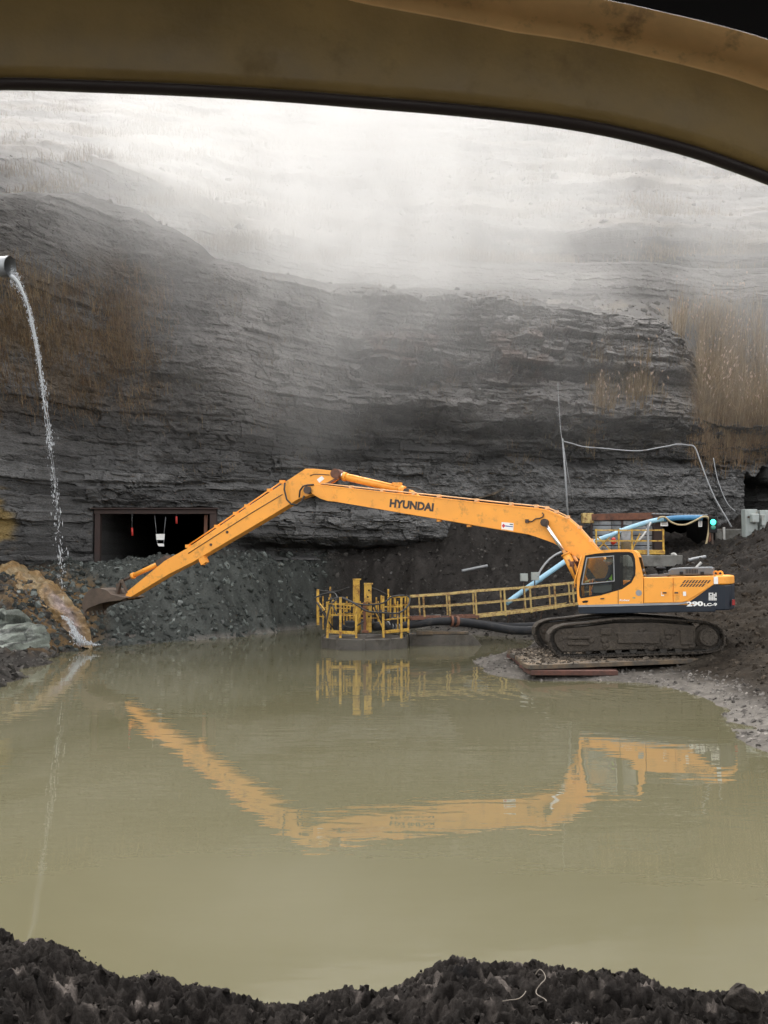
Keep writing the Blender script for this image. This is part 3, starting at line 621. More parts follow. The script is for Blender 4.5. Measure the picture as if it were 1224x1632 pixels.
for dy in (0.0, 2.6):
    ch = MB()
    for (xa, za), (xb, zb) in zip([tuple(q) for q in loop], [tuple(q) for q in loop[1:] + loop[:1]]):
        cx_, cz_ = sum(q[0] for q in loop) / NSH, sum(q[1] for q in loop) / NSH
        def inn(x_, z_): v_ = Vector((cx_ - x_, cz_ - z_)); v_.normalize(); return (x_ + v_.x * 0.06, z_ + v_.y * 0.06)
        (ia, ja), (ib, jb) = inn(xa, za), inn(xb, zb)
        ch.bar((ia, TY + dy + 0.3, ja), (ib, TY + dy + 0.3, jb), 0.26, 0.09)
    tr = ch.done('track', m_mud_dark, ex)
    for i in range(NSH):
        a, b_ = loop[i - 1], loop[(i + 1) % NSH]; d_ = (b_ - a); ang = math.atan2(d_.y, d_.x)
        o = link('track_shoe', shoe_mesh, None, tr, (loop[i].x, TY + dy + 0.3, loop[i].y)); o.rotation_euler = (0, -ang + rr_.uniform(-.03, .03), 0)
    fr_ = MB(); fr_.prism(ins, wfn, TY + dy + 0.07, TY + dy + 0.5, bev=0.03)
    for (a, b_, c_, d_) in [(958, 1001, 975, 1012), (1060, 1002, 1078, 1012), (905, 1014, 942, 1019), (905, 1024, 940, 1029), (985, 1008, 1052, 1026), (1085, 1004, 1106, 1028)]:
        p0, p1 = TP(a, b_), TP(c_, d_); fr_.box(((p0[0] + p1[0]) / 2, TY + dy + 0.06, (p0[1] + p1[1]) / 2), (p1[0] - p0[0], 0.09, p0[1] - p1[1]), bev=0.03)
    for _ in range(60):
        q = (rr_.uniform(892, 1105), rr_.uniform(1003, 1034)); x_, z_ = TP(*q); fr_.sphere((x_, TY + dy + 0.075, z_), rr_.uniform(.03, .09), (1.3, .45, 1), 7, 5)
    fr_.done('track_frame', m_mud, tr)
    for px in range(915, 1100, 24):
        x_, z_ = TP(px, 1038); MB().tube([(x_, TY + dy + 0.1, z_ + 0.02), (x_, TY + dy + 0.5, z_ + 0.02)], 0.10, 12).done('track_roller', m_mud_dark, tr)
    x_, z_ = TP(1130.5, 1015.5)
    sk = MB(); sk.tube([(x_, TY + dy + 0.04, z_), (x_, TY + dy + 0.5, z_)], 0.25, 24); sk.tube([(x_, TY + dy + 0.2, z_), (x_, TY + dy + 0.36, z_)], 0.36, 22)
    for q in range(10): sk.sphere((x_ + 0.17 * math.cos(q * .628), TY + dy + 0.04, z_ + 0.17 * math.sin(q * .628)), 0.03, (1, .6, 1), 6, 4)
    sk.done('sprocket', m_mud, tr)
    x_, z_ = TP(900, 1021); MB().tube([(x_, TY + dy + 0.16, z_), (x_, TY + dy + 0.44, z_)], 0.36, 24).done('idler_wheel', m_mud_dark, tr)
cb = MB(); cb.box((7.15, 29.1, 1.02), (2.6, 2.2, 0.42), bev=0.05); cb.box((6.3, 29.1, 0.95), (0.5, 2.3, 0.3)); cb.box((8.0, 29.1, 0.95), (0.5, 2.3, 0.3)); cb.tube([(7.18, 29.1, 1.1), (7.18, 29.1, 1.48)], 0.72, 28)
cb.done('undercarriage', m_mud_dark, ex)

# ---- upper structure
yL = 1.5
zf, zb_ = E(924, 978, yL)[1], E(1156, 974, yL)[1]
deck = MB(); deck.prism(EP([(924, 978.5), (921.5, 974), (921.5, 968), (1025, 966), (1100, 964), (1140, 964), (1140, 975)], yL), LW, 1.49, -1.45, bev=0.02)
deck.done('revolving_frame', m_navy, ex)
hs_ = MB(); hs_.prism(EP([(1026, 965), (1026, 920.5), (1138, 917.8), (1138, 964)], yL), LW, 1.47, -1.4, bev=0.02); hs_.done('engine_house', m_orange, ex)
lwr = MB(); lwr.prism(EP([(1094, 962.5), (1137, 932), (1139.5, 932), (1139.5, 964.5)], yL), LW, 1.485, 1.40); lwr.done('rear_side_panel', m_navy, ex)
d1 = MB(); d1.prism(EP([(1026.5, 961), (1026.5, 921), (1072.4, 919.6), (1072.4, 960)], yL), LW, 1.50, 1.44, bev=0.008)
d1 = d1.done('side_door', m_orange, ex)
d2 = MB(); d2.prism(EP([(1073.6, 960), (1073.6, 919.6), (1137.5, 918), (1137.5, 931.5), (1095, 957.5), (1086, 960)], yL), LW, 1.50, 1.44, bev=0.008)
d2 = d2.done('side_door', m_orange, ex)
for dd, hx in ((d1, 1064.0), (d2, 1082.5)):
    a = EW(hx - 4.5, 946.5, 1.505); hd = MB(); hd.box(a + UP * 0.03, (0.16, 0.02, 0.1), Matrix.Rotation(R(160), 3, 'Z'), 0.006); hd.done('door_handle', m_rust if hx > 9999 else m_orange, dd)
    hb = MB(); hb.box(a + UP * 0.03 + LF * 0.012, (0.1, 0.012, 0.045), Matrix.Rotation(R(160), 3, 'Z')); hb.done('handle_recess', m_pin, dd)
    lx = 1056 if hx < 1070 else 1091
    lb = MB(); lb.box(EW(lx, 946.3, 1.508), (0.08, 0.006, 0.12), Matrix.Rotation(R(160), 3, 'Z')); lb.done('door_label', m_white, dd)
vs_ = MB()
for row, (x0, x1, ya, yb) in enumerate(((1087, 1131, 924.6, 929.6), (1083, 1127, 930.6, 935.2))):
    n_ = 9
    for i in range(n_):
        xx = x0 + (x1 - x0) * i / n_
        if xx > 1122 and row == 1: continue
        vs_.prism(EP([(xx, yb), (xx + 4.2, ya), (xx + 7.0, ya), (xx + 2.8, yb)], yL), LW, 1.505, 1.49)
tag(vs_.done('vent_slots', m_pin, d2), kind='stuff')
st = MB(); st.prism(EP([(921.8, 967.5), (921.8, 964.5), (985, 962.7), (1088, 960.2), (1096, 958.0), (1092, 962.2), (1080, 963.8), (985, 966.3)], yL), LW, 1.508, 1.46); st.done('grey_stripe', m_galv, ex)
# counterweight: rounded in plan
def cw(zlo, zhi, grow=0.0):
    xr = E(1163.5, 950, 1.0)[0]; xf = E(1139.5, 950, yL)[0]
    pl_ = [(xf, 1.49 + grow), (xr + 0.30, 1.49 + grow), (xr + 0.13, 1.40), (xr + 0.02, 1.2), (xr - 0.05, 0.8), (xr - 0.12, 0.0)]
    pl_ = pl_ + [(a, -b_) for a, b_ in pl_[::-1] if b_ != 0]
    m_ = MB(); m_.prism(pl_, lambda a, z_, b_: LW(a, b_, z_), zlo, zhi, bev=0.035); return m_
zt, zm, zl = E(1150, 917.3, yL)[1], E(1150, 932, yL)[1], E(1160, 973, yL)[1]
cwo = cw(zl, zm - 0.006).done('counterweight', m_navy, ex)
cw(zm + 0.006, zt - 0.01, 0.012).done('counterweight_cap', m_orange, cwo)
wl = MB(); wl.box(EW(1141, 925, 1.512), (0.11, 0.012, 0.2), Matrix.Rotation(R(160), 3, 'Z')); wl.done('white_label', m_white, cwo)
tl = MB(); tl.box(EW(1169, 960, 1.05), (0.06, 0.2, 0.13), Matrix.Rotation(R(160), 3, 'Z'), 0.01); tl.done('tail_lamp', m_redlens, cwo)
for px in (1140.5, 1148.0):
    X_, Z_ = E(px, 914, 0.75); ey = MB(); rg = [(X_ + 0.085 * math.cos(t * math.pi / 8), Z_ + 0.085 * math.sin(t * math.pi / 8)) for t in range(16)]
    ey.prism(rg, LW, 0.78, 0.72, holes=[[(X_ + 0.04 * math.cos(t * math.pi / 8), Z_ + 0.04 * math.sin(t * math.pi / 8)) for t in range(16)]]); ey.box(LW(X_, 0.75, Z_ - 0.09), (0.16, 0.06, 0.08), Matrix.Rotation(R(160), 3, 'Z')); ey.done('lifting_eye', m_orange, cwo)
hd = MB(); hd.prism(EP([(1064, 917.5), (1065, 909), (1071, 905.6), (1085, 904.6), (1131, 903.6), (1136, 905.5), (1137, 916.5)], 1.1), LW, 1.1, -1.05, bev=0.04); hd = hd.done('engine_hood', m_grey, ex)
lv = MB()
for i in range(8): lv.prism(EP([(1093 + i * 2.5, 914), (1093 + i * 2.5, 907), (1094.3 + i * 2.5, 907), (1094.3 + i * 2.5, 914)], 1.1), LW, 1.108, 1.08)
tag(lv.done('louvre_slots', m_black, hd), kind='stuff')
for px in (1086, 1119): MB().box(EW(px, 913.5, 1.11), (0.08, 0.03, 0.07), Matrix.Rotation(R(160), 3, 'Z'), 0.008).done('hood_latch', m_black, hd)
lo_ = MB(); lo_.prism(EP([(1030, 919.5), (1030, 916.5), (1064, 914), (1064, 918.7)], 1.0), LW, 1.0, -1.0); lo_.done('hood_shelf', m_grey, ex)
X_, Z_ = E(1053, 916, 0.6); pc = MB(); pc.tube([LW(X_, .6, Z_ - 0.05), LW(X_, .6, Z_ + 0.15)], 0.085, 14); pc.tube([LW(X_, .6, Z_ + 0.15), LW(X_, .6, Z_ + 0.2), LW(X_, .6, Z_ + 0.235)], [0.15, 0.16, 0.10], 16); pc.done('air_precleaner', m_black, ex)
bx_ = MB(); bx_.box(LW(0.2, -1.0, 2.15), (1.7, 0.8, 0.75), Matrix.Rotation(R(160), 3, 'Z'), 0.04); bx_.done('fuel_tank', m_orange, ex)

# ---- cab
cab_out = [(923, 966), (920.6, 960), (919.2, 940), (919.4, 926), (922, 908), (928.3, 886), (930.5, 881.6), (934.5, 878.9), (945, 877.6), (975, 876), (1000.7, 875.4), (1009, 876.6), (1014, 880.5), (1017.5, 888), (1025.4, 919.5), (1025.4, 963.5)]
win = [(932.5, 885.2), (950, 882.2), (980, 879.8), (1003, 879.6), (1009, 882), (1012, 890), (1013.2, 905), (1012.5, 917), (1006.5, 928.6), (991.5, 939), (957, 949), (925.5, 953.8), (923.4, 950), (922.8, 938), (924.6, 922)]
p1 = [(934.5, 888.4), (978.6, 885.2), (979.6, 926.5), (926.6, 931.8)]
p2 = [(926, 934.2), (979.8, 929.0), (980, 939.6), (957, 946.2), (926.4, 951.0)]
p3 = [(988, 885), (1001, 884.2), (1006, 888), (1009, 897), (1009.6, 915), (1005, 925), (988, 935)]
M20 = Matrix.Rotation(R(160), 3, 'Z')
cabm = MB(); co_ = EP(cab_out, yL); wi_ = EP(win, yL)
cabm.prism(co_, LW, 1.50, 1.455, holes=[wi_])
cabm.prism(co_, LW, 0.54, 0.50, holes=[wi_])
for i in range(len(co_)):                     # skin: roof, rear and lower front; the windscreen stays open
    if i in (2, 3, 4): continue
    a, b_ = co_[i], co_[(i + 1) % len(co_)]
    if i == 13: 
        am = (a[0] + 0.35 * (b_[0] - a[0]), a[1] + 0.25 * (b_[1] - a[1])); continue
    cabm.face([LW(a[0], 1.46, a[1]), LW(b_[0], 1.46, b_[1]), LW(b_[0], 0.54, b_[1]), LW(a[0], 0.54, a[1])])
cab = cabm.done('cab', m_orange, ex)
gk = MB(); gk.prism(wi_, LW, 1.494, 1.462, holes=[EP(p1, yL), EP(p2, yL), EP(p3, yL)]); gk.done('window_surround', m_black, cab)
for pts_, tr_ in ((p1, True), (p2, False), (p3, False)):
    pn = MB(); pn.prism(EP(pts_, yL), LW, 1.480, 1.474); pn = pn.done('window_pane', m_glass, cab)
    if tr_:
        inner = [(936.0, 889.8), (977.4, 886.7), (978.3, 925.2), (928.2, 930.2)]
        tm = MB(); tm.prism(EP(p1, yL), LW, 1.500, 1.478, holes=[EP(inner, yL)]); tm.done('pane_frame', m_galv, pn)
pn = MB(); pn.prism(EP(win, yL), LW, 0.524, 0.518); pn.done('window_pane', m_glass, cab)
fs = MB(); a, b_ = co_[2], co_[5]; fs.face([LW(a[0] - .01, 1.46, a[1]), LW(b_[0] - .01, 1.46, b_[1]), LW(b_[0] - .01, .54, b_[1]), LW(a[0] - .01, .54, a[1])]); fs.done('windscreen', m_glass, cab)
rw = MB(); a, b_ = co_[13], co_[14]; m0 = (a[0] * .1 + b_[0] * .9, a[1] * .1 + b_[1] * .9); 
rw.face([LW(a[0], 1.46, a[1]), LW(b_[0], 1.46, b_[1]), LW(b_[0], .54, b_[1]), LW(a[0], .54, a[1])]); rw.done('rear_window', m_glass, cab)
fl = MB(); fl.prism(EP([(924, 965), (924, 958), (1023, 956), (1023, 963)], yL), LW, 1.455, .545); fl.done('cab_floor', m_black, cab)
he = MB(); he.prism(EP([(927.5, 958.5), (933, 956.8), (938, 957.2), (936, 960.5), (929, 961)], yL), LW, 1.506, 1.48); he.done('entry_light', m_black, cab)
dl = MB(); dl.bar(EW(985.2, 938, 1.503), EW(985.2, 964, 1.503), 0.012, 0.012); dl.done('door_seam', m_pin, cab)
hd_ = MB(); hd_.bar(EW(957, 954.2, 1.51), EW(963, 953.8, 1.51), 0.03, 0.03); hd_.done('door_handle', m_pin, cab)
MB().box(EW(1010.5, 952.8, 1.505), (0.07, 0.008, 0.025), M20).done('green_label', m_greendim, cab)
c0 = EW(1018, 945, 1.502); sm_ = MB(); sm_.tube([c0, c0 + LF * 0.006], 0.085, 20); sm_.done('round_sticker', m_galv, cab)
gr_ = MB(); gr_.tube([LW(co_[2][0] + 0.05, 1.53, co_[2][1] + .05), LW(co_[3][0] + .06, 1.55, co_[3][1]), LW(co_[5][0] + .02, 1.53, co_[5][1])], 0.016, 6); gr_.done('grab_rail', m_orange, cab)
# seat and controls inside
se = MB(); X0, Z0 = E(968, 946, 1.0); se.box(LW(X0, 1.0, Z0 + .02), (.5, .5, .16), M20, .04); se.box(LW(X0 - .3, 1.0, Z0 + .45), (.16, .48, .8), M20, .05); se.box(LW(X0, 1.0, Z0 - .15), (.4, .4, .3), M20); se.done('seat', m_black, cab)
cn = MB(); cn.box(LW(X0 + .1, 1.3, Z0 + .15), (.5, .12, .2), M20, .02); cn.box(LW(X0 + .1, .7, Z0 + .15), (.5, .12, .2), M20, .02); cn.tube([LW(X0 + .3, 1.3, Z0 + .2), LW(X0 + .32, 1.3, Z0 + .42)], .02, 6); cn.done('control_console', m_grey, cab)

# ---- print on the body
U_ = -FW
def put(txt, nm, m_, xa, ya, xb, yb, h_px, yl, parent, **kw):
    a, b_ = EW(xa, ya, yl), EW(xb, yb, yl); sc = (b_ - a).length / math.hypot(xb - xa, yb - ya)
    return lettering(txt, nm, m_, a, b_ - a, UP, (b_ - a).length, h_px * sc * 0.97, parent, **kw)
put('290', 'model_number', m_white, 1094.5, 966.8, 1121, 966.0, 8.6, 1.49, ex, bold=0.05)
put('LC-9', 'model_suffix', m_white, 1122, 966.2, 1143, 965.6, 5.2, 1.494, ex, bold=0.04)
put("Robex", 'series_name', m_white, 987, 958.2, 1004, 958.0, 3.4, 1.504, cab, bold=0.02, shear=0.3)
dcl = MB()
rr2 = random.Random(9)
for r_ in range(6):
    for q in range(5):
        if rr2.random() < 0.85: dcl.box(EW(1130.5 + q * 2.6, 945.5 + r_ * 2.1, 1.5), (0.036, 0.006, 0.026), M20)
dcl.done('warning_decal', m_white, cwo)

# ---- boom
YB = 0.32
boom_pts = [(494, 777), (497, 772.5), (503, 771.5), (530, 774.6), (560, 778), (610, 783.5), (640, 786.5), (700, 793.2), (760, 799.8), (815, 805.5), (855, 809.3), (871, 811.8), (886, 818), (904, 826.5), (922, 842), (940, 862), (953, 876.5), (975, 906), (972, 930), (955, 930), (940, 908), (923, 890.7), (910, 881.5), (897, 873.6), (882.5, 866), (862, 857.5), (842, 852), (800, 845.2), (760, 838.3), (700, 828), (640, 818), (570, 805.5), (535, 799.6), (522, 798.6), (510, 794.5), (498, 787.5), (493.5, 782)]
boom = MB().prism(EP(boom_pts, YB), LW, YB, -YB, bev=0.012).done('boom', m_orange, ex)
# seams and the end casting
sp_ = MB()
sp_.prism(EP([(497, 774.5), (505, 773.5), (513, 778), (519, 791.5), (512, 792.5), (500, 786)], YB), LW, YB + 0.012, YB - .01, bev=0.006)
sp_.prism(EP([(525, 776), (528.5, 776), (536, 798), (532, 797.5)], YB), LW, YB + 0.01, YB - .01)
sp_.done('end_plate', m_orange, boom)
wb = MB()
for (a, b_) in (((530, 798.2), (842, 850.6)), ((842, 850.6), (882, 864.6)), ((882, 864.6), (922, 889))): wb.bar(EW(*a, YB + .006), EW(*b_, YB + .006), 0.02, 0.02)
for (a, b_) in (((505, 773), (700, 794.6)), ((700, 794.6), (868, 812.8)), ((868, 812.8), (904, 828)), ((904, 828), (950, 876))): wb.bar(EW(*a, YB + .006), EW(*b_, YB + .006), 0.018, 0.018)
wb.done('weld_seam', m_orange, boom)
tb = MB()
tline = [(512, 771), (560, 776.2), (610, 781.5), (660, 786.6), (700, 790.6), (760, 797.2), (815, 803.2), (855, 807), (872, 809.5), (887, 815.8), (905, 824), (924, 840.5), (942, 861), (955, 876)]
for off in (0.27, 0.18): tb.tube([EW(a, b_, off) + UP * 0.015 for a, b_ in tline], 0.022, 6)
for (a, b_) in tline[1:-1]: tb.box(EW(a, b_, 0.22), (0.09, 0.2, 0.075), M20, 0.01)
tb.done('oil_pipe', mat('oil_pipe_orange', (0.72, 0.42, 0.20), rough=0.4, var=0.15, vscale=3), boom)
for (px, py) in ((700, 829.5), (748, 838)):
    MB().box(EW(px, py, 0.2), (0.12, 0.12, 0.05), M20, .01).done('hose_clamp', m_orange, boom)
put('HYUNDAI', 'boom_lettering', m_blackprint, 620.5, 808.3, 690.5, 815.5, 13.2, YB, boom, bold=0.05)
pd = MB(); pd.prism(EP([(799.5, 832), (818.5, 833.8), (818, 846.6), (799, 844.5)], YB), LW, YB + 0.006, YB - .005); pd = pd.done('white_placard', m_white, boom)
MB().prism(EP([(802.5, 834.5), (805.5, 838), (802.5, 841.5), (799.9, 838)], YB), LW, YB + 0.009, YB).done('placard_diamond', m_redprint, pd)
MB().prism(EP([(805.5, 837.4), (817.5, 838.8), (817.5, 840.2), (805.5, 838.9)], YB), LW, YB + 0.009, YB).done('placard_text_bar', m_blueprint, pd)
MB().prism(EP([(812.5, 834.8), (817.5, 835.3), (817.5, 836.8), (812.5, 836.3)], YB), LW, YB + 0.009, YB).done('placard_text_bar', m_blackprint, pd)
# hose plumbing on the boom side
hz_ = MB(); hz_.tube([EW(a, b_, YB + .03) for a, b_ in [(841, 831), (848, 831), (854, 826.5), (860, 826), (865, 824), (866.5, 820), (864, 817)]], 0.02, 6); hz_.done('grease_line', m_pin, boom)
MB().box(EW(840, 830.5, YB + .03), (0.09, 0.06, 0.09), M20, .01).done('valve_block', m_pin, boom)
# boom (hoist) cylinders on both sides
for sgn in (1, -1):
    y_ = sgn * 0.45
    Xa, Za = E(868, 833, 0.45); Xm, Zm = E(902, 884, 0.45); Xe, Ze = E(924, 928, 0.45)
    cy_ = MB(); cy_.tube([LW(Xm, y_, Zm), LW(Xe, y_, Ze)], 0.125, 16); cy_.tube([LW(Xm, y_, Zm), LW(Xm + (Xm - Xe) * .04, y_, Zm + (Zm - Ze) * .04)], 0.14, 16); cy_ = cy_.done('boom_cylinder', m_orange, ex)
    MB().tube([LW(Xa, y_, Za), LW(Xm, y_, Zm)], 0.06, 12).done('cylinder_rod', m_chrome, cy_)
    pp = MB(); pp.tube([LW(Xa, y_ - .12, Za), LW(Xa, y_ + .09, Za)], 0.12, 14); pp.tube([LW(Xa, y_ + .09, Za), LW(Xa, y_ + .12, Za)], 0.07, 10); pp.done('cylinder_pin', m_pin, cy_)
    ob_ = MB(); ob_.tube([LW(Xm - .1, y_ + .12, Zm - .15), LW(Xm - .22, y_ + .17, Zm - .32), LW(Xm - .3, y_ + .14, Zm - .6)], 0.025, 6); ob_.box(LW(Xm - .2, y_ + .12, Zm - .28), (.12, .06, .14), M20, .01); ob_.done('cylinder_hose', m_rust, cy_)
# arm cylinder lying on the boom
def E2(px, py): X_, Z_ = E(px, py, 0.0); return LW(X_, 0.0, Z_)
ac = MB(); ac.tube([E2(549, 759.5), E2(640, 780.5)], 0.125, 16); ac.tube([E2(547, 759), E2(551.5, 760)], 0.15, 16); ac.tube([E2(636, 779.6), E2(645, 781.6)], 0.14, 16); ac = ac.done('arm_cylinder', m_orange, ex)
MB().tube([E2(534, 754.5), E2(550, 759.6)], 0.075, 12).done('cylinder_rod', m_chrome, ac)
MB().prism(EP([(632, 787), (645, 778.5), (652, 780), (668, 792)], 0.2), LW, 0.2, -0.2, bev=.01).done('cylinder_bracket', m_orange, boom)
X_, Z_ = E(647.5, 783, 0.2); MB().tube([LW(X_, .24, Z_), LW(X_, -.24, Z_)], 0.1, 14).done('cylinder_pin', m_pin, ac)
pf = MB(); pf.tube([E2(557, 757.5) + LF * .1, E2(640, 776.5) + LF * .1], 0.02, 6); pf.done('feed_pipe', m_orange, ac)
MB().box(E2(633, 772.5), (0.25, .2, .1), M20, .02).done('port_block', m_orange, ac)
for q in (0, 1): MB().tube([EW(648 + 3 * q, 776, .12), EW(660 + 3 * q, 776.2, .14), EW(672 + 2 * q, 781, .14), EW(683 + 2 * q, 789.5, .14)], 0.028, 7).done('hydraulic_hose', m_cable, boom)

# ---- arm
YA = 0.22
arm_pts = [(486.5, 747), (500, 747), (529, 750), (537.5, 750.5), (541, 754), (539.5, 758.5), (522.6, 769), (510, 774.5), (503, 783.5), (494, 789), (476, 795), (430, 823), (386, 849), (331, 881.5), (306, 896.5), (270, 914.5), (204, 954), (200, 950), (201.5, 943.5), (262, 894), (297, 874.5), (346, 841), (400, 804), (453, 769)]
arm = MB().prism(EP(arm_pts, YA), LW, YA, -YA, bev=0.012).done('arm', m_orange, ex)
jd = MB(); X_, Z_ = E(493, 781.5, YA); jd.tube([LW(X_, YA + .2, Z_), LW(X_, -YA - .2, Z_)], 0.13, 16); jd.done('arm_pivot_pin', m_pin, boom)
X_, Z_ = E(534, 754.5, YA); jd = MB(); jd.tube([LW(X_, YA + .03, Z_), LW(X_, -YA - .03, Z_)], 0.16, 16); jd.done('arm_lug', m_rust, arm)
tr_ = MB(); tr_.prism(EP([(506, 773.5), (522, 768.8), (538, 760), (540, 762.5), (524, 771.5), (510, 776)], YA), LW, YA + .01, YA - .04); tr_.done('lug_edge', m_rust, arm)
lb_ = MB(); lb_.prism(EP([(505, 764), (513, 758.5), (517, 763), (509, 769.5)], YA), LW, YA + 0.006, YA - .005); lb_.done('white_label', m_white, arm)
MB().tube([EW(494, 758.5, YA + .01), EW(500, 755.8, YA + .01), EW(512, 756, YA + .01), EW(525, 757, YA + .01)], 0.014, 5).done('grease_line', m_pin, arm)
MB().tube([EW(300, 882, YA + .01), EW(345, 853, YA + .01), EW(400, 818, YA + .01), EW(430, 800, YA + .01), EW(450, 788, YA + .01)], 0.014, 5).done('grease_line', m_pin, arm)
for pts_ in ([(454, 769), (453, 780), (457, 796), (464, 803.5), (473, 804.5), (481, 799), (485, 790)], [(477, 793), (478, 782), (483, 775), (490, 773), (500, 772.5)]):
    MB().tube([EW(a, b_, YA + .12) for a, b_ in pts_], 0.03, 7).done('hydraulic_hose', m_cable, arm)
tb = MB(); tb.tube([EW(a, b_, .1) + UP * .03 for a, b_ in [(297, 872.5), (346, 839.5), (400, 802.5), (450, 768.5)]], 0.024, 6)
for a, b_ in [(300, 870.5), (346, 839), (376, 818.5), (394, 806.5), (430, 781.5), (450, 768)]: tb.box(EW(a, b_, .1), (.14, .14, .09), M20, .01)
tb.done('oil_pipe', m_orange, arm)
MB().box(EW(324.5, 893, 0.1), (.2, .2, .22), Matrix.Rotation(R(160), 3, 'Z') @ Matrix.Rotation(R(30), 3, 'Y'), .02).done('arm_stop', m_orange, arm)
for q in ((362, 848), (336, 868)): MB().tube([EW(*q, YA), EW(*q, YA + .03)], 0.05, 10).done('pin_boss', m_pin, arm)
# bucket cylinder and links
bc = MB(); bc.tube([E2(265, 893), E2(211, 918)], 0.085, 14); bc.tube([E2(214, 916.7), E2(210, 918.5)], 0.11, 14); bc = bc.done('bucket_cylinder', m_orange, ex)
MB().tube([E2(211, 918), E2(195, 926)], 0.05, 10).done('cylinder_rod', m_pin, bc)
MB().box(E2(262, 894), (.45, .4, .16), Matrix.Rotation(R(160), 3, 'Z') @ Matrix.Rotation(R(28), 3, 'Y'), .02).done('cylinder_bracket', m_pin, arm)
lk = MB()
for y_ in (0.2, -0.2):
    lk.bar(EW(194, 925.5, y_), EW(203, 945, y_), .1, .07); lk.bar(EW(193, 926, y_), EW(186, 948, y_), .13, .07)
lk.tube([EW(194, 926, .28), EW(194, 926, -.28)], .07, 10); lk.bar(EW(188.5, 930, 0), EW(190, 946, 0), .12, .2)
lk.done('bucket_linkage', m_bucket, ex)
# bucket: curved shell with two cheeks and teeth
BW = 0.62
prof = EP([(199, 953.5), (185, 950.5), (176, 948.5), (170, 942.5), (158, 938.5), (147, 939.5), (139.5, 944.5), (134, 953), (131.5, 962), (133, 975)], BW)
inn_ = EP([(134.6, 976.5), (139, 970), (147, 966.5), (158, 962.0), (174, 958.6), (190, 956.8)], BW)
bk = MB(); th = 0.04
for (a, b_) in zip(prof, prof[1:]):
    d_ = Vector((b_[0] - a[0], b_[1] - a[1])); nrm = Vector((-d_.y, d_.x)).normalized() * th
    q = [(a[0], a[1]), (b_[0], b_[1])]
    vsq = [LW(q[0][0], BW, q[0][1]), LW(q[1][0], BW, q[1][1]), LW(q[1][0], -BW, q[1][1]), LW(q[0][0], -BW, q[0][1])]
    bk.face(vsq)
bk.prism(prof + inn_, LW, BW, BW - .05); bk.prism(prof + inn_, LW, -BW, -BW + .05)
bk = bk.done('bucket', m_bucket, ex)
sol = bk.modifiers.new('thick', 'SOLIDIFY'); sol.thickness = 0.03
for t in range(5):
    y_ = -BW + .08 + t * (2 * BW - .16) / 4
    X1, Z1 = E(133, 974, BW); X2, Z2 = E(135.5, 982, BW); MB().bar(LW(X1, y_, Z1), LW(X2, y_, Z2), .1, .06, .01).done('bucket_tooth', m_bucket, bk)
MB().tube([EW(198, 954.5, .3), EW(198, 954.5, -.3)], .09, 12).done('bucket_pin', m_pin, bk)

# ---- the operator, seated in the cab
def person_body(name, joints, edges, rad, m_):
    me = bpy.data.meshes.new(name); me.from_pydata(joints, edges, []); o = link(name, me, m_)
    md = o.modifiers.new('skin', 'SKIN'); 
    for v_, r_ in zip(me.skin_vertices[0].data, rad): v_.radius = (r_, r_)
    me.skin_vertices[0].data[0].use_root = True
    s2 = o.modifiers.new('sub', 'SUBSURF'); s2.levels = 2; s2.render_levels = 2
    bpy.context.view_layer.update(); dg = bpy.context.evaluated_depsgraph_get()
    m3 = bpy.data.meshes.new_from_object(o.evaluated_get(dg)); bpy.data.objects.remove(o)
    for p_ in m3.polygons: p_.use_smooth = True
    return m3
sx, sz = X0 - 0.12, Z0 + 0.14
def PJ(f_, l_, u_): return LW(sx + f_, 1.0 + l_, sz + u_)
J = [PJ(0, 0, .08), PJ(-.02, 0, .25), PJ(-.03, 0, .42), PJ(0, 0, .55), PJ(.02, 0, .62), PJ(.04, 0, .73), PJ(.045, 0, .82),
     PJ(0, .18, .5), PJ(.12, .24, .28), PJ(.36, .24, .25), PJ(.45, .24, .27), PJ(0, -.18, .5), PJ(.12, -.24, .28), PJ(.36, -.24, .25), PJ(.45, -.24, .27),
     PJ(.08, .1, .06), PJ(.45, .13, .10), PJ(.52, .12, -.28), PJ(.64, .12, -.34), PJ(.08, -.1, .06), PJ(.45, -.13, .10), PJ(.52, -.12, -.28), PJ(.64, -.12, -.34)]
ED = [(0, 1), (1, 2), (2, 3), (3, 4), (4, 5), (5, 6), (3, 7), (7, 8), (8, 9), (9, 10), (3, 11), (11, 12), (12, 13), (13, 14), (0, 15), (15, 16), (16, 17), (17, 18), (0, 19), (19, 20), (20, 21), (21, 22)]
RD = [.15, .15, .155, .10, .06, .095, .09, .075, .055, .045, .035, .075, .055, .045, .035, .1, .075, .055, .045, .1, .075, .055, .045]
pm = person_body('person', [tuple(q) for q in J], ED, RD, m_cloth)
pe = link('person', pm, m_cloth); tag(pe, 'machine operator in a yellow-green vest sitting at the controls in the excavator cab', 'person')
vm = person_body('vest', [tuple(q) for q in (PJ(0, 0, .14), PJ(-.02, 0, .26), PJ(-.03, 0, .42), PJ(0, 0, .52), PJ(0, .13, .49), PJ(0, -.13, .49))], [(0, 1), (1, 2), (2, 3), (3, 4), (3, 5)], [.165, .168, .172, .12, .085, .085], m_vest)
link('vest', vm, m_vest, pe)
hh = MB(); hh.sphere(PJ(.045, 0, .775), .105, (1, .95, 1.2), 16, 12); hh.sphere(PJ(.15, 0, .765), .022, (1, .8, 1.3), 8, 6); hh.sphere(PJ(.03, .1, .77), .03, (.7, .4, 1.2), 8, 6); hh.sphere(PJ(.03, -.1, .77), .03, (.7, .4, 1.2), 8, 6); hh.done('head', m_skin, pe)
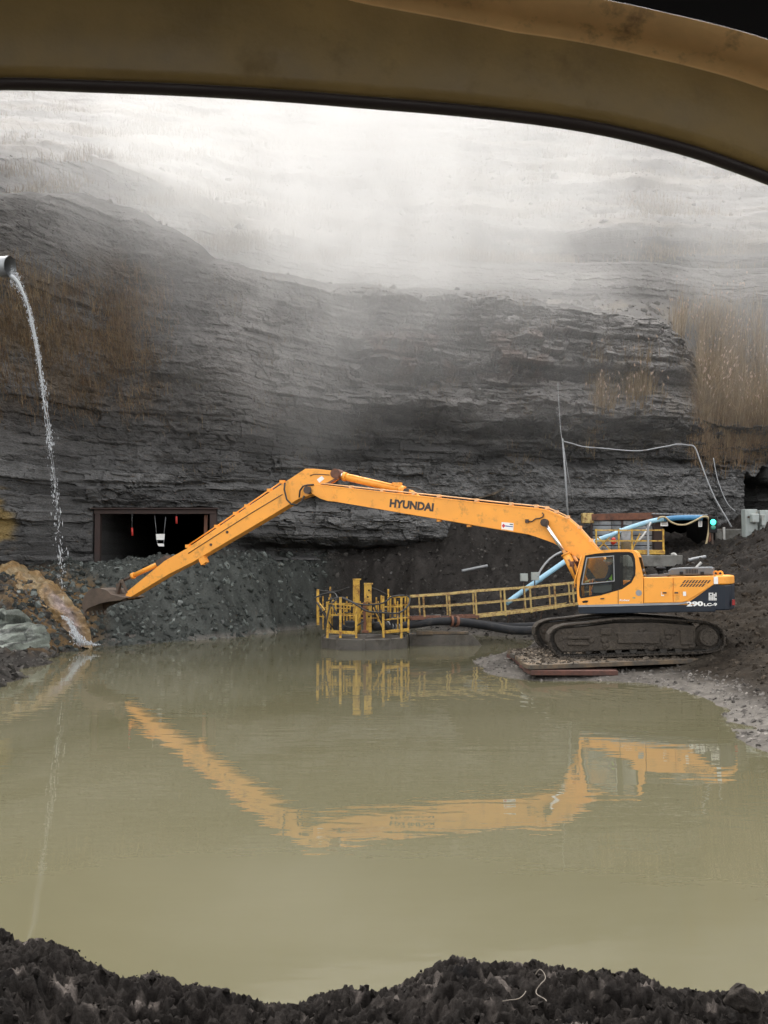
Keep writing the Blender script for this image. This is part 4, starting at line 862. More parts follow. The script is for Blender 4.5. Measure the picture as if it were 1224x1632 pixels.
ht = MB(); ht.sphere(PJ(.03, 0, .84), .125, (1.05, 1, .8), 16, 10); ht.box(PJ(.14, 0, .82), (.12, .2, .02), M20, .008); ht.done('helmet', m_hat, pe)
jl = MB()
for s_ in (1, -1): jl.tube([PJ(.06, .1 * s_, .07), PJ(.45, .13 * s_, .11), PJ(.5, .12 * s_, -.1)], [.112, .09, .075], 12)
jl.done('trousers', m_jeans, pe)

for s_ in (1, -1):                            # hands closed round the two levers
    base = PJ(.45, .24 * s_, .27); hm = MB(); hm.sphere(base + FW * .045, .042, (1, .85, .6), 12, 8)
    for q, (ln, off) in enumerate(((.075, -.032), (.085, -.011), (.08, .011), (.062, .03))):
        r0_ = base + FW * .075 + LF * off; hm.tube([r0_, r0_ + FW * ln * .45 - UP * .006, r0_ + FW * ln * .6 - UP * ln * .4, r0_ + FW * ln * .35 - UP * ln * .62], [.011, .0105, .0095, .008], 6)
    tb0 = base + FW * .03 + LF * (-.042 * s_); hm.tube([tb0, tb0 + FW * .03 - LF * .02 * s_, tb0 + FW * .06 - LF * .012 * s_ - UP * .02], [.014, .012, .009], 6)
    hm.done('hand', m_skin, pe)
    MB().tube([base + FW * .1 - UP * .2, base + FW * .1 + UP * .03], .014, 8).done('control_lever', m_black, cab)
for s_ in (1, -1): MB().sphere(PJ(.137, .036 * s_, .785), .011, (.6, 1, .8), 8, 6).done('eye', m_black, pe)
MB().box(PJ(.142, 0, .725), (.01, .045, .01), M20).done('mouth', m_rust, pe)
# ================================================================== floating pump pontoon
PD = 36.2
pc_ = P(581, 1000, PD); PXC, PYC = pc_.x, PD
po = empty('pump_pontoon', (PXC, PYC, 0), 'round floating pump pontoon ringed by yellow railings with two tall yellow columns', 'pump pontoon')
RP = 1.62
NP_ = 10
hexa = [(PXC + RP * math.cos(2 * math.pi * (k_ + .5) / NP_), PYC + RP * math.sin(2 * math.pi * (k_ + .5) / NP_)) for k_ in range(NP_)]
def zfn(a, z_, b_): return Vector((a, b_, z_))
MB().prism([(PXC + (a - PXC) * .96, PYC + (b_ - PYC) * .96) for a, b_ in hexa], zfn, -0.5, 0.36).done('pontoon_hull', m_hull, po)
for k_ in range(NP_):
    a, b_ = hexa[k_], hexa[(k_ + 1) % NP_]
    A_, B_ = Vector((*a, .15)), Vector((*b_, .15)); d_ = (B_ - A_) * .04
    MB().bar(A_ + d_, B_ - d_, 0.05, 0.44, 0.01).done('hull_panel', m_hull, po)
    MB().bar(Vector((*a, -.1)), Vector((*a, .42)), 0.09, 0.09).done('hull_rib', m_hull, po)
rp_ = random.Random(31)
def post(px, ptop, pbot, d, w_=0.07, m_=m_yel, par=po, nm='rail_post'):
    a, b_ = P(px, pbot, d), P(px, ptop, d); b_.x = a.x + rp_.uniform(-.012, .012); return MB().bar(a, b_, w_, w_ * .8, 0.006, up=(0, 1, 0)).done(nm, m_, par)
for (px, t, b_, d, w_) in [(506.9, 939, 996, 37.2, .10), (521.8, 959, 1016.7, 35.2, .085), (524.5, 952, 1006, 36.6, .06), (542.4, 952, 1016.8, 34.7, .085), (535, 957, 1003, 37.3, .07), (526.5, 935, 1000, 37.6, .06), (553, 951, 1002, 37.4, .06), (557.8, 957, 1003, 37.3, .05), (567.8, 965, 1016.8, 34.6, .075), (599.6, 952, 1003, 37.3, .06),
                              (607.5, 949, 1003, 37.4, .06), (611, 950, 1016, 34.7, .085), (618.8, 939, 1002, 37.3, .07), (629.4, 953, 1004, 36.8, .09), (639.8, 950, 1017, 35.0, .085), (645.7, 951, 1004, 36.6, .06), (651, 950, 1008, 35.9, .075)]: post(px, t, b_, d, w_)
for (x0, y0_, d0, x1, y1_, d1_) in [(523, 1006.5, 35.1, 568, 1009, 34.6), (611, 1007.5, 34.7, 651, 1003.5, 35.8)]:
    MB().bar(P(x0, y0_, d0), P(x1, y1_, d1_), 0.05, 0.11, .005).done('toe_board', m_yel, po)
for (x0, y0_, d0, x1, y1_, d1_) in [(507, 959, 37.2, 522, 978, 35.3), (522, 980, 35.3, 568, 981, 34.6), (611, 988, 34.7, 651, 984, 35.8), (535, 962, 37.3, 607, 962, 37.4), (618, 952, 37.3, 651, 951, 35.9), (618, 965, 37.3, 650, 964, 36), (507, 968, 37.2, 557, 970, 37.4), (640, 951, 35, 651, 951, 35.9)]:
    MB().bar(P(x0, y0_, d0), P(x1, y1_, d1_), 0.045, 0.045).done('rail', m_yel, po)
for (x0, y0_, x1, y1_, d) in [(580, 968, 562, 1004, 35.5), (595, 968, 611, 1003, 35.5), (556, 962, 545, 985, 37)]:
    MB().bar(P(x0, y0_, d), P(x1, y1_, d), 0.05, 0.05).done('brace', m_yel, po)
def column(xl, xm, xr, yt, yb, d, nm):
    a, b_ = P(xm, yb, d), P(xr, yb, d); t = P(xm, yt, d)
    w_ = b_.x - a.x; dep = 0.30
    mm = MB(); mm.box(((a.x + b_.x) / 2, d + dep / 2, (a.z + t.z) / 2), (w_, dep, t.z - a.z), bev=0.008)
    mm.box(((a.x + b_.x) / 2 - w_ * .55, d + dep / 2, (a.z + t.z) / 2), (0.05, dep * 1.15, t.z - a.z - .02)); mm.box(((a.x + b_.x) / 2, d + dep / 2, t.z - .01), (w_ + .1, dep + .06, .045)); return mm.done(nm, m_yel, po), a, b_, t
c1, *_ = column(560, 564, 573, 923, 1008, 36.4, 'spud_column')
c2, a, b_, t = column(579, 582, 592, 930, 1008, 35.6, 'spud_column')
for q in range(5): MB().box((a.x + (b_.x - a.x) * (.4 if q % 2 else .6), 35.595, t.z - .25 - q * .24), (.07, .02, .06)).done('pin_hole', m_black, c2)
rd = MB(); rd.bar(P(580.5, 960, 35.5), P(581.5, 1008, 35.5), .1, .1); rd.box(P(582, 1006.5, 35.4), (.25, .2, .08)); rd.done('rusty_jack', m_rust, po)
for (x_, y_, d, l) in [(604, 998, 35.9, .5), (620, 985, 37.2, .5), (548, 1003, 36, .35)]:
    p = P(x_, y_, d); mm = MB(); mm.tube([p - Vector((l / 2, 0, 0)), p + Vector((l / 2, 0, 0))], .17, 14); mm.tube([p + Vector((-l / 2 - .06, 0, 0)), p - Vector((l / 2, 0, 0))], .1, 10); mm.done('pump', m_hose, po)
for pts_ in ([(500, 954, 36), (515, 947, 36), (532, 945, 35.8), (537, 954, 35.4), (527, 964, 35.2), (522, 982, 35), (519, 1000, 35)],
             [(523, 957, 35), (545, 952, 35), (565, 961, 34.8), (585, 964, 34.7), (611, 961, 34.6), (625, 951, 34.7), (645, 949, 35)],
             [(545, 953, 35), (565, 962, 34.5), (585, 974, 34.4), (611, 976.5, 34.4), (635, 977, 34.6), (650, 966, 34.9), (653, 953, 35.2), (647, 949, 35.2)],
             [(527, 958, 36), (535, 975, 35.4), (545, 995, 35.4), (562, 1000, 35.4), (580, 990, 35.4)], [(505, 960, 36.5), (518, 982, 36), (530, 1000, 36)], [(545, 973, 36.8), (552, 977, 36.8), (560, 973, 36.8), (562, 962, 36.8)], [(596, 963, 35.2), (600, 975, 35.2), (607, 985, 35.2)], [(510, 978, 35.9), (522, 970, 35.6), (528, 952, 35.4)],
             [(508, 941, 37.2), (535, 943, 37.4), (556, 936, 37)], [(590, 936, 36.6), (605, 942, 37), (618, 949, 37.3)]):
    pp_ = [P(*q) for q in pts_]
    sm2 = []
    for i in range(len(pp_) - 1):
        for s_ in range(4):
            t = s_ / 4; p0, p1_, p2_, p3_ = pp_[max(i - 1, 0)], pp_[i], pp_[i + 1], pp_[min(i + 2, len(pp_) - 1)]
            sm2.append(0.5 * ((2 * p1_) + (p2_ - p0) * t + (2 * p0 - 5 * p1_ + 4 * p2_ - p3_) * t * t + (3 * p1_ - p0 - 3 * p2_ + p3_) * t ** 3))
    MB().tube(sm2 + [pp_[-1]], 0.03, 6).done('power_cable', m_cable, po)
for (px, t, b_, d, w_) in [(515, 950, 1003, 36.9, .05), (530, 955, 1004, 36.2, .06), (548, 962, 1005, 36.0, .05), (574, 958, 1004, 37.4, .06), (588, 955, 1003, 37.5, .05), (603, 958, 1005, 36.0, .05), (622, 950, 1004, 36.9, .06), (634, 958, 1004, 36.0, .05)]: post(px, t, b_, d, w_)
for (x0, y0_, d0, x1, y1_, d1_) in [(522, 962, 35.3, 568, 966, 34.7), (535, 978, 37.3, 607, 979, 37.4), (611, 967, 34.7, 640, 967, 35), (507, 982, 37.2, 535, 985, 37.4), (556, 985, 36.2, 600, 985, 36.2)]: MB().bar(P(x0, y0_, d0), P(x1, y1_, d1_), 0.04, 0.04).done('rail', m_yel, po)
for (x_, y_, d, sx_, sz_) in [(540, 992, 36.2, .45, .5), (607, 985, 36.6, .5, .6), (558, 997, 35.6, .35, .35), (630, 992, 36.2, .4, .4)]: MB().box(P(x_, y_, d), (sx_, .4, sz_), bev=.05).done('pump_motor', m_hose, po)
# timber-decked float beside it
fo_ = empty('float', P(705, 1022, 36.8), 'low dark float with a pale timber board on top, moored beside the yellow pontoon', 'float')
f0, f1, f2 = P(652, 1008, 36.8), P(751, 1007, 37.3), P(766, 1021, 37)
MB().prism([(f0.x, -.3), (f0.x, f0.z - .06), (f1.x, f1.z - .06), (f2.x, 0), (f2.x + .1, -.3)], lambda a, y_, z_: Vector((a, y_, z_)), 36.6, 38.0, bev=.02).done('hull', m_hull, fo_)
MB().box(((P(664, 1007, 36.6).x + P(690, 1007, 36.6).x) / 2, 36.75, f0.z + .0), (P(690, 1007, 36.6).x - P(664, 1007, 36.6).x, .5, .13), bev=.01).done('deck_board', m_wood, fo_)
MB().box(((P(690, 1007, 36.6).x + P(748, 1007, 36.6).x) / 2, 36.9, f0.z - .01), (P(748, 1007, 36.6).x - P(691, 1007, 36.6).x, .6, .09), bev=.01).done('deck_board', m_wood, fo_)

# ---- discharge hoses
def spline(pp_, n=6):
    out = []
    for i in range(len(pp_) - 1):
        for s_ in range(n):
            t = s_ / n; p0, p1_, p2_, p3_ = pp_[max(i - 1, 0)], pp_[i], pp_[i + 1], pp_[min(i + 2, len(pp_) - 1)]
            out.append(0.5 * ((2 * p1_) + (p2_ - p0) * t + (2 * p0 - 5 * p1_ + 4 * p2_ - p3_) * t * t + (3 * p1_ - p0 - 3 * p2_ + p3_) * t ** 3))
    return out + [pp_[-1]]
h1 = empty('discharge_hose', P(722, 994, 37), 'nearer black discharge hose with a rusty flange, lying from the pontoon to the tracks', 'hose', 'black discharge hoses')
MB().tube(spline([P(612, 1000, 36), P(645, 997, 36.4), (P(690, 991, 36.8)), P(718, 990, 37)]), .15, 12).done('steel_pipe', m_hose, h1)
for q in range(4): x_ = 612 + q * 5; MB().tube([P(x_ + 5, 997.5, 36.1), P(x_ + 7.5, 997.2, 36.15)], .165, 12).done('hose_clamp', m_galv, h1)
MB().tube([P(718, 990, 37), P(721, 990, 37.02)], .21, 14).done('flange', m_rust, h1)
MB().tube([P(725, 990.5, 37.05), P(729, 991, 37.1)], .21, 14).done('flange', m_rust, h1)
MB().tube(spline([P(718, 990, 37), P(740, 992, 37.2), P(775, 997, 37.6), P(815, 1004, 37.6), P(850, 1004.5, 37.5), P(895, 1001, 37.5)]), .17, 14).done('flexible_hose', m_hose, h1)
h2 = empty('discharge_hose', P(703, 986, 38), 'farther black discharge hose with a pale coupling, sagging behind the nearer one', 'hose', 'black discharge hoses')
MB().tube(spline([P(615, 985, 37.4), P(650, 987, 37.8), P(692, 986, 38.2)]), .16, 12).done('steel_pipe', m_hose, h2)
MB().tube([P(692, 986, 38.2), P(702, 986, 38.25)], .16, 12).done('coupling', m_conc, h2); MB().tube([P(660, 986.6, 37.9), P(662, 986.6, 37.9)], .2, 12).done('flange', m_hose, h2)
MB().tube(spline([P(702, 986, 38.2), P(735, 988, 38.6), P(775, 995, 39), P(815, 998, 39.2), P(850, 997, 39.2), P(895, 992, 39.2)]), .14, 12).done('flexible_hose', m_hose, h2)

# ---- gangway
gw = empty('gangway', P(800, 985, 39), 'long yellow railed gangway rising from the pontoon to the bank behind the excavator', 'gangway')
def gd(px): return float(np.interp(px, [655, 1010], [36.3, 43.2]))
def gt(px): return float(np.interp(px, [655, 690, 763, 845, 918, 1010], [951, 949.5, 942, 936.5, 929, 918]))
def gb(px): return float(np.interp(px, [655, 690, 763, 845, 918, 1010], [986, 985.5, 982.5, 973.5, 962.5, 949]))
NPX = [655, 720, 763, 806, 847, 886, 918, 960, 1010]
def GWp(px, f_, dy): p = P(px, gt(px) + (gb(px) - gt(px)) * f_, gd(px)); p.y += dy; return p
for dy in (0.0, 0.95):
    mm_ = m_yel2
    for a, b_ in zip(NPX, NPX[1:]):
        MB().bar(GWp(a, 0, dy), GWp(b_, 0, dy), .07, .06).done('top_rail', mm_, gw)
        MB().bar(GWp(a, .5, dy), GWp(b_, .5, dy), .04, .04).done('middle_rail', mm_, gw)
        MB().bar(GWp(a, 1, dy), GWp(b_, 1, dy), .09, .1).done('bottom_beam', m_yel2 if a > 760 else m_rust, gw)
for px in [677, 718, 760, 806, 847, 886, 915, 955, 1000]: MB().bar(GWp(px, 1.1, 0), GWp(px - 2.5, 0, 0), .07, .06, up=(0, 1, 0)).done('rail_post', m_yel2, gw)
for px in [668, 713, 756, 801, 840, 880, 912]: MB().bar(GWp(px + 3, 1.0, .95), GWp(px + 1, 0, .95), .06, .05, up=(0, 1, 0)).done('rail_post', m_yel2, gw)
for px in range(660, 1010, 8): MB().bar(GWp(px, 1, .03), GWp(px, 1, .92), .05, .03).done('deck_grate', m_rust, gw)
for px in (782, 815, 868): MB().bar(GWp(px, 1.05, .5), GWp(px + (10 if px == 782 else -6), 1.75, .5), .05).done('support_leg', m_pin, gw)

# ---- platform with railing by the drift mouth
pf_ = empty('work_platform', P(1010, 882, 43.6), 'small yellow railed platform behind the excavator cab carrying a pale drum', 'platform')
def pb(x0, y0_, x1, y1_, d0, d1_, w_, nm, m_=m_yel): MB().bar(P(x0, y0_, d0), P(x1, y1_, d1_), w_, w_, up=(0, 1, 0) if abs(x1 - x0) < 3 else (0, 0, 1)).done(nm, m_, pf_)
for a in ((948, 845, 1058, 845), (948, 862, 1058, 862)):
    for d in (43.4, 44.8): pb(*a, d, d, .06, 'rail')
for x_ in (950, 986, 1007, 1057):
    for d in (43.4, 44.8): pb(x_, 843, x_ + .5, 882, d, d, .07, 'rail_post')
MB().box((P(1010, 880, 43.4).x, 44.1, P(1010, 880, 43.4).z), (P(1058, 880, 43.4).x - P(960, 880, 43.4).x, 1.6, .2), bev=.01).done('platform_deck', m_yel, pf_)
for (a, b_, c_, d_) in ((950, 878, 972, 856), (953, 856, 975, 880), (1007, 878, 1020, 850)): pb(a, b_, c_, d_, 43.45, 43.45, .05, 'brace')
for x_ in (965, 1055): pb(x_, 884, x_, 905, 44, 44, .12, 'support_leg', m_conc)
pole0 = MB().bar(P(1033.5, 920, 42.8), P(1032.5, 836, 42.8), .08, .08, up=(0, 1, 0)).done('standing_pole', m_galv); tag(pole0, 'thin grey pole standing in front of the yellow platform railing', 'pole')
dr = empty('drum', P(997, 874, 44), 'pale grey drum standing on the yellow platform', 'drum')
a, b_ = P(997.5, 876, 44), P(997.5, 847, 44); MB().tube([a, a.lerp(b_, .33), a.lerp(b_, .34), a.lerp(b_, .66), a.lerp(b_, .67), b_], [.215, .215, .225, .225, .215, .215], 18).done('drum_body', m_galv, dr); MB().tube([b_, b_ + UP * .03], .225, 18).done('drum_lid', m_white, dr)
rv = MB(); rv.tube([P(975, 866, 43.8), P(981, 862, 43.8)], .1, 10); rv.sphere(P(978, 860, 43.8), .1); rv = rv.done('valve', m_redmark); tag(rv, 'small red valve on the pipework beside the pale drum', 'valve')
slab = MB(); slab.box(P(1040, 894, 42.6), (2.4, .9, .5), bev=.04); slab = slab.done('concrete_slab', m_conc); tag(slab, 'grey concrete slab lying below the yellow platform', 'slab')
# ---- portal canopy at the right drift
cn_ = empty('portal_canopy', P(1050, 876, 45.5), 'corrugated steel canopy over the right drift mouth with a rusty beam', 'portal canopy')
def wallp(px, py): return P(px, py, float(np.interp(px, [940, 1050], [47.6, 45.6])))
rows = np.linspace(829.5, 886, 8)
bw_ = Vector((0, .14, 0)); MB().bar(wallp(943, 857) + bw_, wallp(1041, 857) + bw_, .08, 1.75).done('backing_wall', m_portal, cn_)
for a, b_ in zip(rows, rows[1:]):
    for x0, x1 in ((943, 974), (974.8, 1008), (1008.8, 1041)):
        ym = (a + b_) / 2 - .3; A_, B_ = wallp(x0, ym), wallp(x1, ym); hh_ = (b_ - a - 1.3) * .03; mm = MB()
        for q in range(3): mm.tube([A_ + UP * (hh_ * (q - 1) / 3), B_ + UP * (hh_ * (q - 1) / 3)], hh_ / 5.2, 6)
        mm.done('corrugated_sheet', m_sheet, cn_)
MB().bar(wallp(942, 824.5) - Vector((0, .05, 0)), wallp(1043, 822.5) - Vector((0, .05, 0)), .2, .32, .01).done('rusty_beam', m_rust, cn_)
for x_ in (942, 991, 1041): MB().bar(wallp(x_, 886) - Vector((0, .06, 0)), wallp(x_, 822) - Vector((0, .06, 0)), .1, .1, up=(0, 1, 0)).done('wall_post', m_portal, cn_)
yc_ = MB(); yc_.box(wallp(936, 826) , (.55, .4, .5), bev=.03); yc_.done('yellow_end_cap', m_yel2, cn_)
MB().box(((P(1049, 850, 45.5).x), 45.6, (P(1049, 820, 45.5).z + P(1049, 884, 45.5).z) / 2), (.42, .3, P(1049, 820, 45.5).z - P(1049, 884, 45.5).z), bev=.01).done('door_post', m_portal, cn_)
MB().box((P(1132.5, 850, 45.5).x, 45.65, (P(1132, 826, 45.5).z + P(1132, 882, 45.5).z) / 2), (.14, .2, P(1132, 826, 45.5).z - P(1132, 882, 45.5).z), bev=.01).done('door_post', m_rust, cn_)
MB().box(((P(1044, 820, 45.5).x + P(1134, 820, 45.5).x) / 2, 45.62, P(1090, 822.5, 45.5).z), (P(1134, 820, 45.5).x - P(1044, 820, 45.5).x, .3, .14)).done('lintel', m_portal, cn_)
for q in range(16):
    x0 = 1040 + q * 5.55
    MB().box(((P(x0, 819, 45.4).x + P(x0 + 4.6, 819, 45.4).x) / 2, 47.6, P(x0, 818.5 + q * .12, 45.4).z), (P(x0 + 4.6, 819, 45.4).x - P(x0, 819, 45.4).x, 4.4, .05)).done('roof_plank', m_galv, cn_)
MB().box((P(1135, 850, 46).x + .05, 47.8, 3.9), (.1, 4.2, 2.4)).done('side_wall', m_lining_shade, cn_)  # near-black walls paint the shade inside the canopy mouth
MB().box((P(1050, 850, 46).x - .05, 47.8, 3.9), (.1, 4.2, 2.4)).done('side_wall', m_lining_shade, cn_)
for (x0, y0_, x1, y1_, lb_) in ((1052.5, 829.5, 1064.5, 838.5, 'white notice hanging at the left corner of the right drift mouth'), (1113, 830, 1119, 839.5, 'white notice hanging below the blue pipe end at the right drift mouth')):
    a, b_ = P(x0, y0_, 45.2), P(x1, y1_, 45.2); sg = MB(); sg.box((a + b_) / 2, (b_.x - a.x, .015, a.z - b_.z)); sg = sg.done('notice', m_white); tag(sg, lb_, 'sign')
    for q in range(3 if x0 < 1100 else 4): MB().box(((a.x + b_.x) / 2, a.y - .011, a.z - (a.z - b_.z) * (q + .8) / (4.2 if x0 < 1100 else 5)), ((b_.x - a.x) * .7, .004, .025)).done('print_line', m_blackprint, sg)
# ---- pipes and hoses there
bpipe = empty('blue_pipe', P(1037, 831, 45.3), 'long pale blue pipe climbing from the bank over the drift mouth', 'pipe')
MB().tube(spline([P(808, 961, 41.6), P(842, 936, 42.2), P(899, 896, 43), P(947, 864, 43.8), P(977, 852, 44.3), P(1001, 842, 44.7), P(1037, 831, 45), P(1058, 827.5, 45.1)]), .115, 12).done('pipe_run', m_bluepipe, bpipe)
MB().tube(spline([P(1057, 827.6, 45.1), P(1077, 825.5, 45.1), P(1100, 825, 45.1), P(1119, 825.2, 45.1)]), .122, 12).done('pipe_end', m_bluedeep, bpipe)
for x_, y_ in ((860, 923), (989, 846.7)): MB().tube([P(x_ - 2, y_ + 1.2, 42.5 if x_ < 900 else 44.5), P(x_ + 2, y_ - 1.2, 42.55 if x_ < 900 else 44.5)], .14, 12).done('pipe_joint', m_bluepipe, bpipe)
def hose(nm, pts_, r_, m_, lab, cat='hose', grp=None): o = MB().tube(spline([P(*q) for q in pts_]), r_, 8).done(nm, m_); return tag(o, lab, cat, grp)
hose('tan_hose', [(1047, 829, 45), (1052, 824.5, 44.9), (1060, 824.5, 44.9), (1068, 831, 44.95), (1080, 836, 45), (1093, 836, 45), (1104, 831.5, 45), (1112, 827.5, 44.9), (1120, 823.5, 44.9), (1128, 824.5, 44.95), (1130.5, 833, 45), (1128.5, 852, 45), (1123, 878, 45)], .045, m_tanhose, 'tan hose draped across the top of the right drift mouth')
hose('white_hose', [(1123, 879, 44.9), (1132, 879, 44.6), (1143, 875, 44.8), (1151, 867, 45.1)], .06, m_palehose, 'white hose curling on the ground right of the drift mouth')
hose('white_pipe', [(1070, 884, 43.5), (1075, 883, 43.4), (1078.5, 888, 43.3), (1078, 896, 43.2), (1075, 901, 43.1)], .06, m_palehose, 'white bent pipe standing up behind the excavator hood')
hose('white_conduit', [(1013, 866, 43.5), (1026, 852, 43.6), (1037, 833, 44.6)], .045, m_palehose, 'straight white pipe slanting up beside the drum to the blue pipe')
hose('grey_pipe', [(1097, 893, 42), (1110, 890, 42), (1125, 887.5, 42)], .075, m_galv, 'blue-grey pipe length lying on the ground behind the excavator', 'pipe')
hose('white_stake', [(1109.5, 905.5, 40), (1117.5, 896.5, 40)], .06, m_palehose, 'short white stake sticking up behind the excavator hood', 'stake')
hose('grey_conduit', [(857, 920, 41.5), (862, 908, 41.6), (872, 895, 41.8), (884, 885, 42), (898, 878, 42.2)], .045, m_galv, 'thin grey conduit curving up from the junction boxes', 'conduit')
hose('pipe_length', [(736, 910, 47.5), (757, 905.5, 47.6), (777, 901.5, 47.7)], .07, m_galv, 'grey pipe length lying on the dark talus above the gangway', 'pipe')
# junction boxes on posts
for (x0, y0_, x1, y1_, lb_) in ((829.5, 914, 841.5, 926.5, 'left one of two grey junction boxes on posts above the gangway'), (847, 912, 859.5, 925, 'right one of two grey junction boxes on posts above the gangway')):
    a, b_ = P(x0, y0_, 41.5), P(x1, y1_, 41.5); jb = empty('junction_box', ((a.x + b_.x) / 2, 41.6, gz((a.x + b_.x) / 2, 41.6)), lb_, 'junction box', 'grey junction boxes')
    MB().box((a + b_) / 2 + Vector((0, .09, 0)), (b_.x - a.x, .18, a.z - b_.z), bev=.012).done('box_body', m_cabinet, jb)
    MB().box((a + b_) / 2 - Vector((0, .012, 0)), ((b_.x - a.x) * .86, .02, (a.z - b_.z) * .86), bev=.006).done('box_lid', m_cabinet, jb)
    MB().bar(Vector(((a.x + b_.x) / 2, 41.7, gz((a.x + b_.x) / 2, 41.7) - .1)), Vector(((a.x + b_.x) / 2, 41.7, b_.z + .1)), .05, .05, up=(0, 1, 0)).done('post', m_pin, jb)
# traffic light
tlp = P(1137, 832, 44.8); tl_ = empty('signal_light', (tlp.x, 44.9, gz(tlp.x, 44.9)), 'signal light glowing green beside the right drift mouth', 'signal light')
MB().box((tlp.x + .02, 44.95, P(1137, 836, 44.8).z), (.36, .22, .75), bev=.02).done('signal_housing', m_black, tl_)
MB().sphere((tlp.x, 44.83, tlp.z), .125, (1, .35, 1), 18, 10).done('lit_lens', m_greenlens, tl_)
MB().sphere((tlp.x, 44.83, P(1137, 840.5, 44.8).z), .11, (1, .3, 1), 16, 10).done('dark_lens', m_greendim, tl_)
MB().bar(Vector((tlp.x, 45.0, gz(tlp.x, 45) - .1)), Vector((tlp.x, 45.0, tlp.z - .5)), .08, .08, up=(0, 1, 0)).done('post', m_pin, tl_)
# concrete block and electrical cabinets
cbk = empty('concrete_block', P(1163, 868, 46), 'stained concrete block beside the green signal light', 'concrete block')
a, b_ = P(1141, 843, 45.6), P(1186, 872, 45.6); MB().box((a + b_) / 2 + Vector((0, .5, 0)), (b_.x - a.x, 1.0, a.z - b_.z), bev=.04).done('block', m_conc, cbk)
MB().box((P(1150, 866, 45.5)), (.9, .25, .14), Matrix.Rotation(R(-10), 3, 'Y'), .01).done('ledge', m_conc, cbk)
MB().box(P(1154, 853, 45.55), (.1, .08, .75), bev=.01).done('rib', m_palehose, cbk)
for (x0, y0_, x1, y1_, lb_, q) in ((1187.5, 811.5, 1208, 850, 'pale electrical cabinet with a round-cornered box on its front, above the dirt ramp', 0), (1211, 813, 1246, 846, 'pale electrical cabinet cut off by the right edge above the dirt ramp', 1)):
    a, b_ = P(x0, y0_, 44.5), P(x1, y1_, 44.5); ec = empty('electrical_cabinet', ((a.x + b_.x) / 2, 44.6, b_.z), lb_, 'electrical cabinet', 'electrical cabinets')
    MB().box((a + b_) / 2 + Vector((0, .25, -.15)), (b_.x - a.x, .5, a.z - b_.z + .3), bev=.02).done('cabinet_body', m_cabinet, ec)
    MB().box((a + b_) / 2 + Vector((-.04, -.012, 0)), ((b_.x - a.x) * .42, .02, (a.z - b_.z) * .9), bev=.006).done('cabinet_door', m_cabinet, ec)
    if q == 0:
        MB().box(P(1202.5, 826, 44.3), (.34, .3, .4), bev=.04).done('meter_box', m_cabinet, ec); MB().tube([P(1202.5, 832, 44.3), P(1202.5, 834, 44.3)], .06, 8).done('meter_box_gland', m_black, ec)
        MB().tube([P(1193, 824, 44.47), P(1193, 824, 44.43)], .05, 10).done('lock', m_pin, ec)
    else: MB().box(P(1216, 829, 44.35), (.2, .25, .5), bev=.02).done('meter_box', m_cabinet, ec)
# pole and strung cable
pol = empty('cable_pole', P(905, 818, 46.5), 'thin leaning pole above the boom carrying the strung cable', 'pole')
MB().tube([P(906.5, 850, 46.6), P(901, 760, 46.9), P(896.5, 699, 47.1)], [.06, .05, .04], 8).done('mast', m_galv, pol)
MB().tube([P(897, 703, 47.1), P(906, 760, 47.4), P(914, 800, 47.6)], .018, 5).done('stay_wire', m_galv, pol)
hose('strung_cable', [(897, 703, 47), (912, 707, 47.2), (930, 712, 47.4), (960, 714.5, 47.4), (985, 717, 47.3), (1005, 718.5, 47.2), (1025, 718, 47.1), (1045, 714.5, 47), (1065, 711, 46.9), (1080, 708, 46.8), (1095, 709.5, 46.8), (1107, 712.5, 46.7), (1116, 735, 46.4), (1127, 765, 46), (1140, 795, 45.8), (1158, 826, 45.5), (1166, 840, 45.4)], .032, m_galv, 'grey cable strung from the pole and dropping behind the drift mouth', 'cable')
hose('thin_cable', [(1137, 730, 47), (1144, 765, 46.6), (1158, 800, 46.2), (1172, 815, 46)], .02, m_galv, 'thin dark wire hanging right of the strung cable', 'cable')
hose('hanging_wire', [(889, 610, 48.4), (891, 650, 48), (894, 690, 47.4), (897, 702, 47.1)], .015, m_galv, 'thin wire coming down the rock to the pole top', 'cable')

# ---- left drift mouth
lp = empty('mine_portal', P(248, 905, 44), 'dark rusty steel frame around the left drift mouth', 'mine portal')
def lpz(py): return P(250, py, 43.9).z
xa, xb = P(156, 812, 43.9).x, P(340, 812, 43.9).x
MB().box((xa, 44.0, (lpz(811) + 2.0) / 2), (.24, .3, lpz(811) - 2.0), bev=.01).done('frame_post', m_portal, lp)
MB().box((xb, 44.0, (lpz(811) + 2.0) / 2), (.3, .3, lpz(811) - 2.0), bev=.01).done('frame_post', m_portal, lp)
MB().box((P(328, 812, 44.3).x, 44.35, (lpz(820) + 2.0) / 2), (.14, .14, lpz(820) - 2.0)).done('frame_post', m_rust, lp)
MB().box(((xa + xb) / 2, 43.98, lpz(814.5)), (xb - xa + .3, .34, .26), bev=.01).done('frame_beam', m_portal, lp)
MB().box(((xa + xb) / 2, 43.9, lpz(810.6)), (xb - xa + .5, .5, .05)).done('frame_flange', m_portal, lp)
for (x_, y0_, y1_, lb_) in ((210.5, 841, 854, 'left one of two red markers hanging in the left drift mouth'), (281, 823, 835, 'right one of two red markers hanging in the left drift mouth')):
    mk = empty('red_marker', P(x_, y1_, 44.6), lb_, 'marker', 'red hanging markers')
    MB().tube([P(x_, y0_, 44.6), P(x_ + .6, y1_, 44.6)], .05, 8).done('tube', m_redmark, mk); MB().tube([P(x_, 817, 44.6), P(x_, y0_, 44.6)], .01, 5).done('cord', m_galv, mk)
hs2 = empty('hanging_sign', P(256, 870, 44.5), 'white two-piece sign hanging on ropes in the left drift mouth', 'sign')
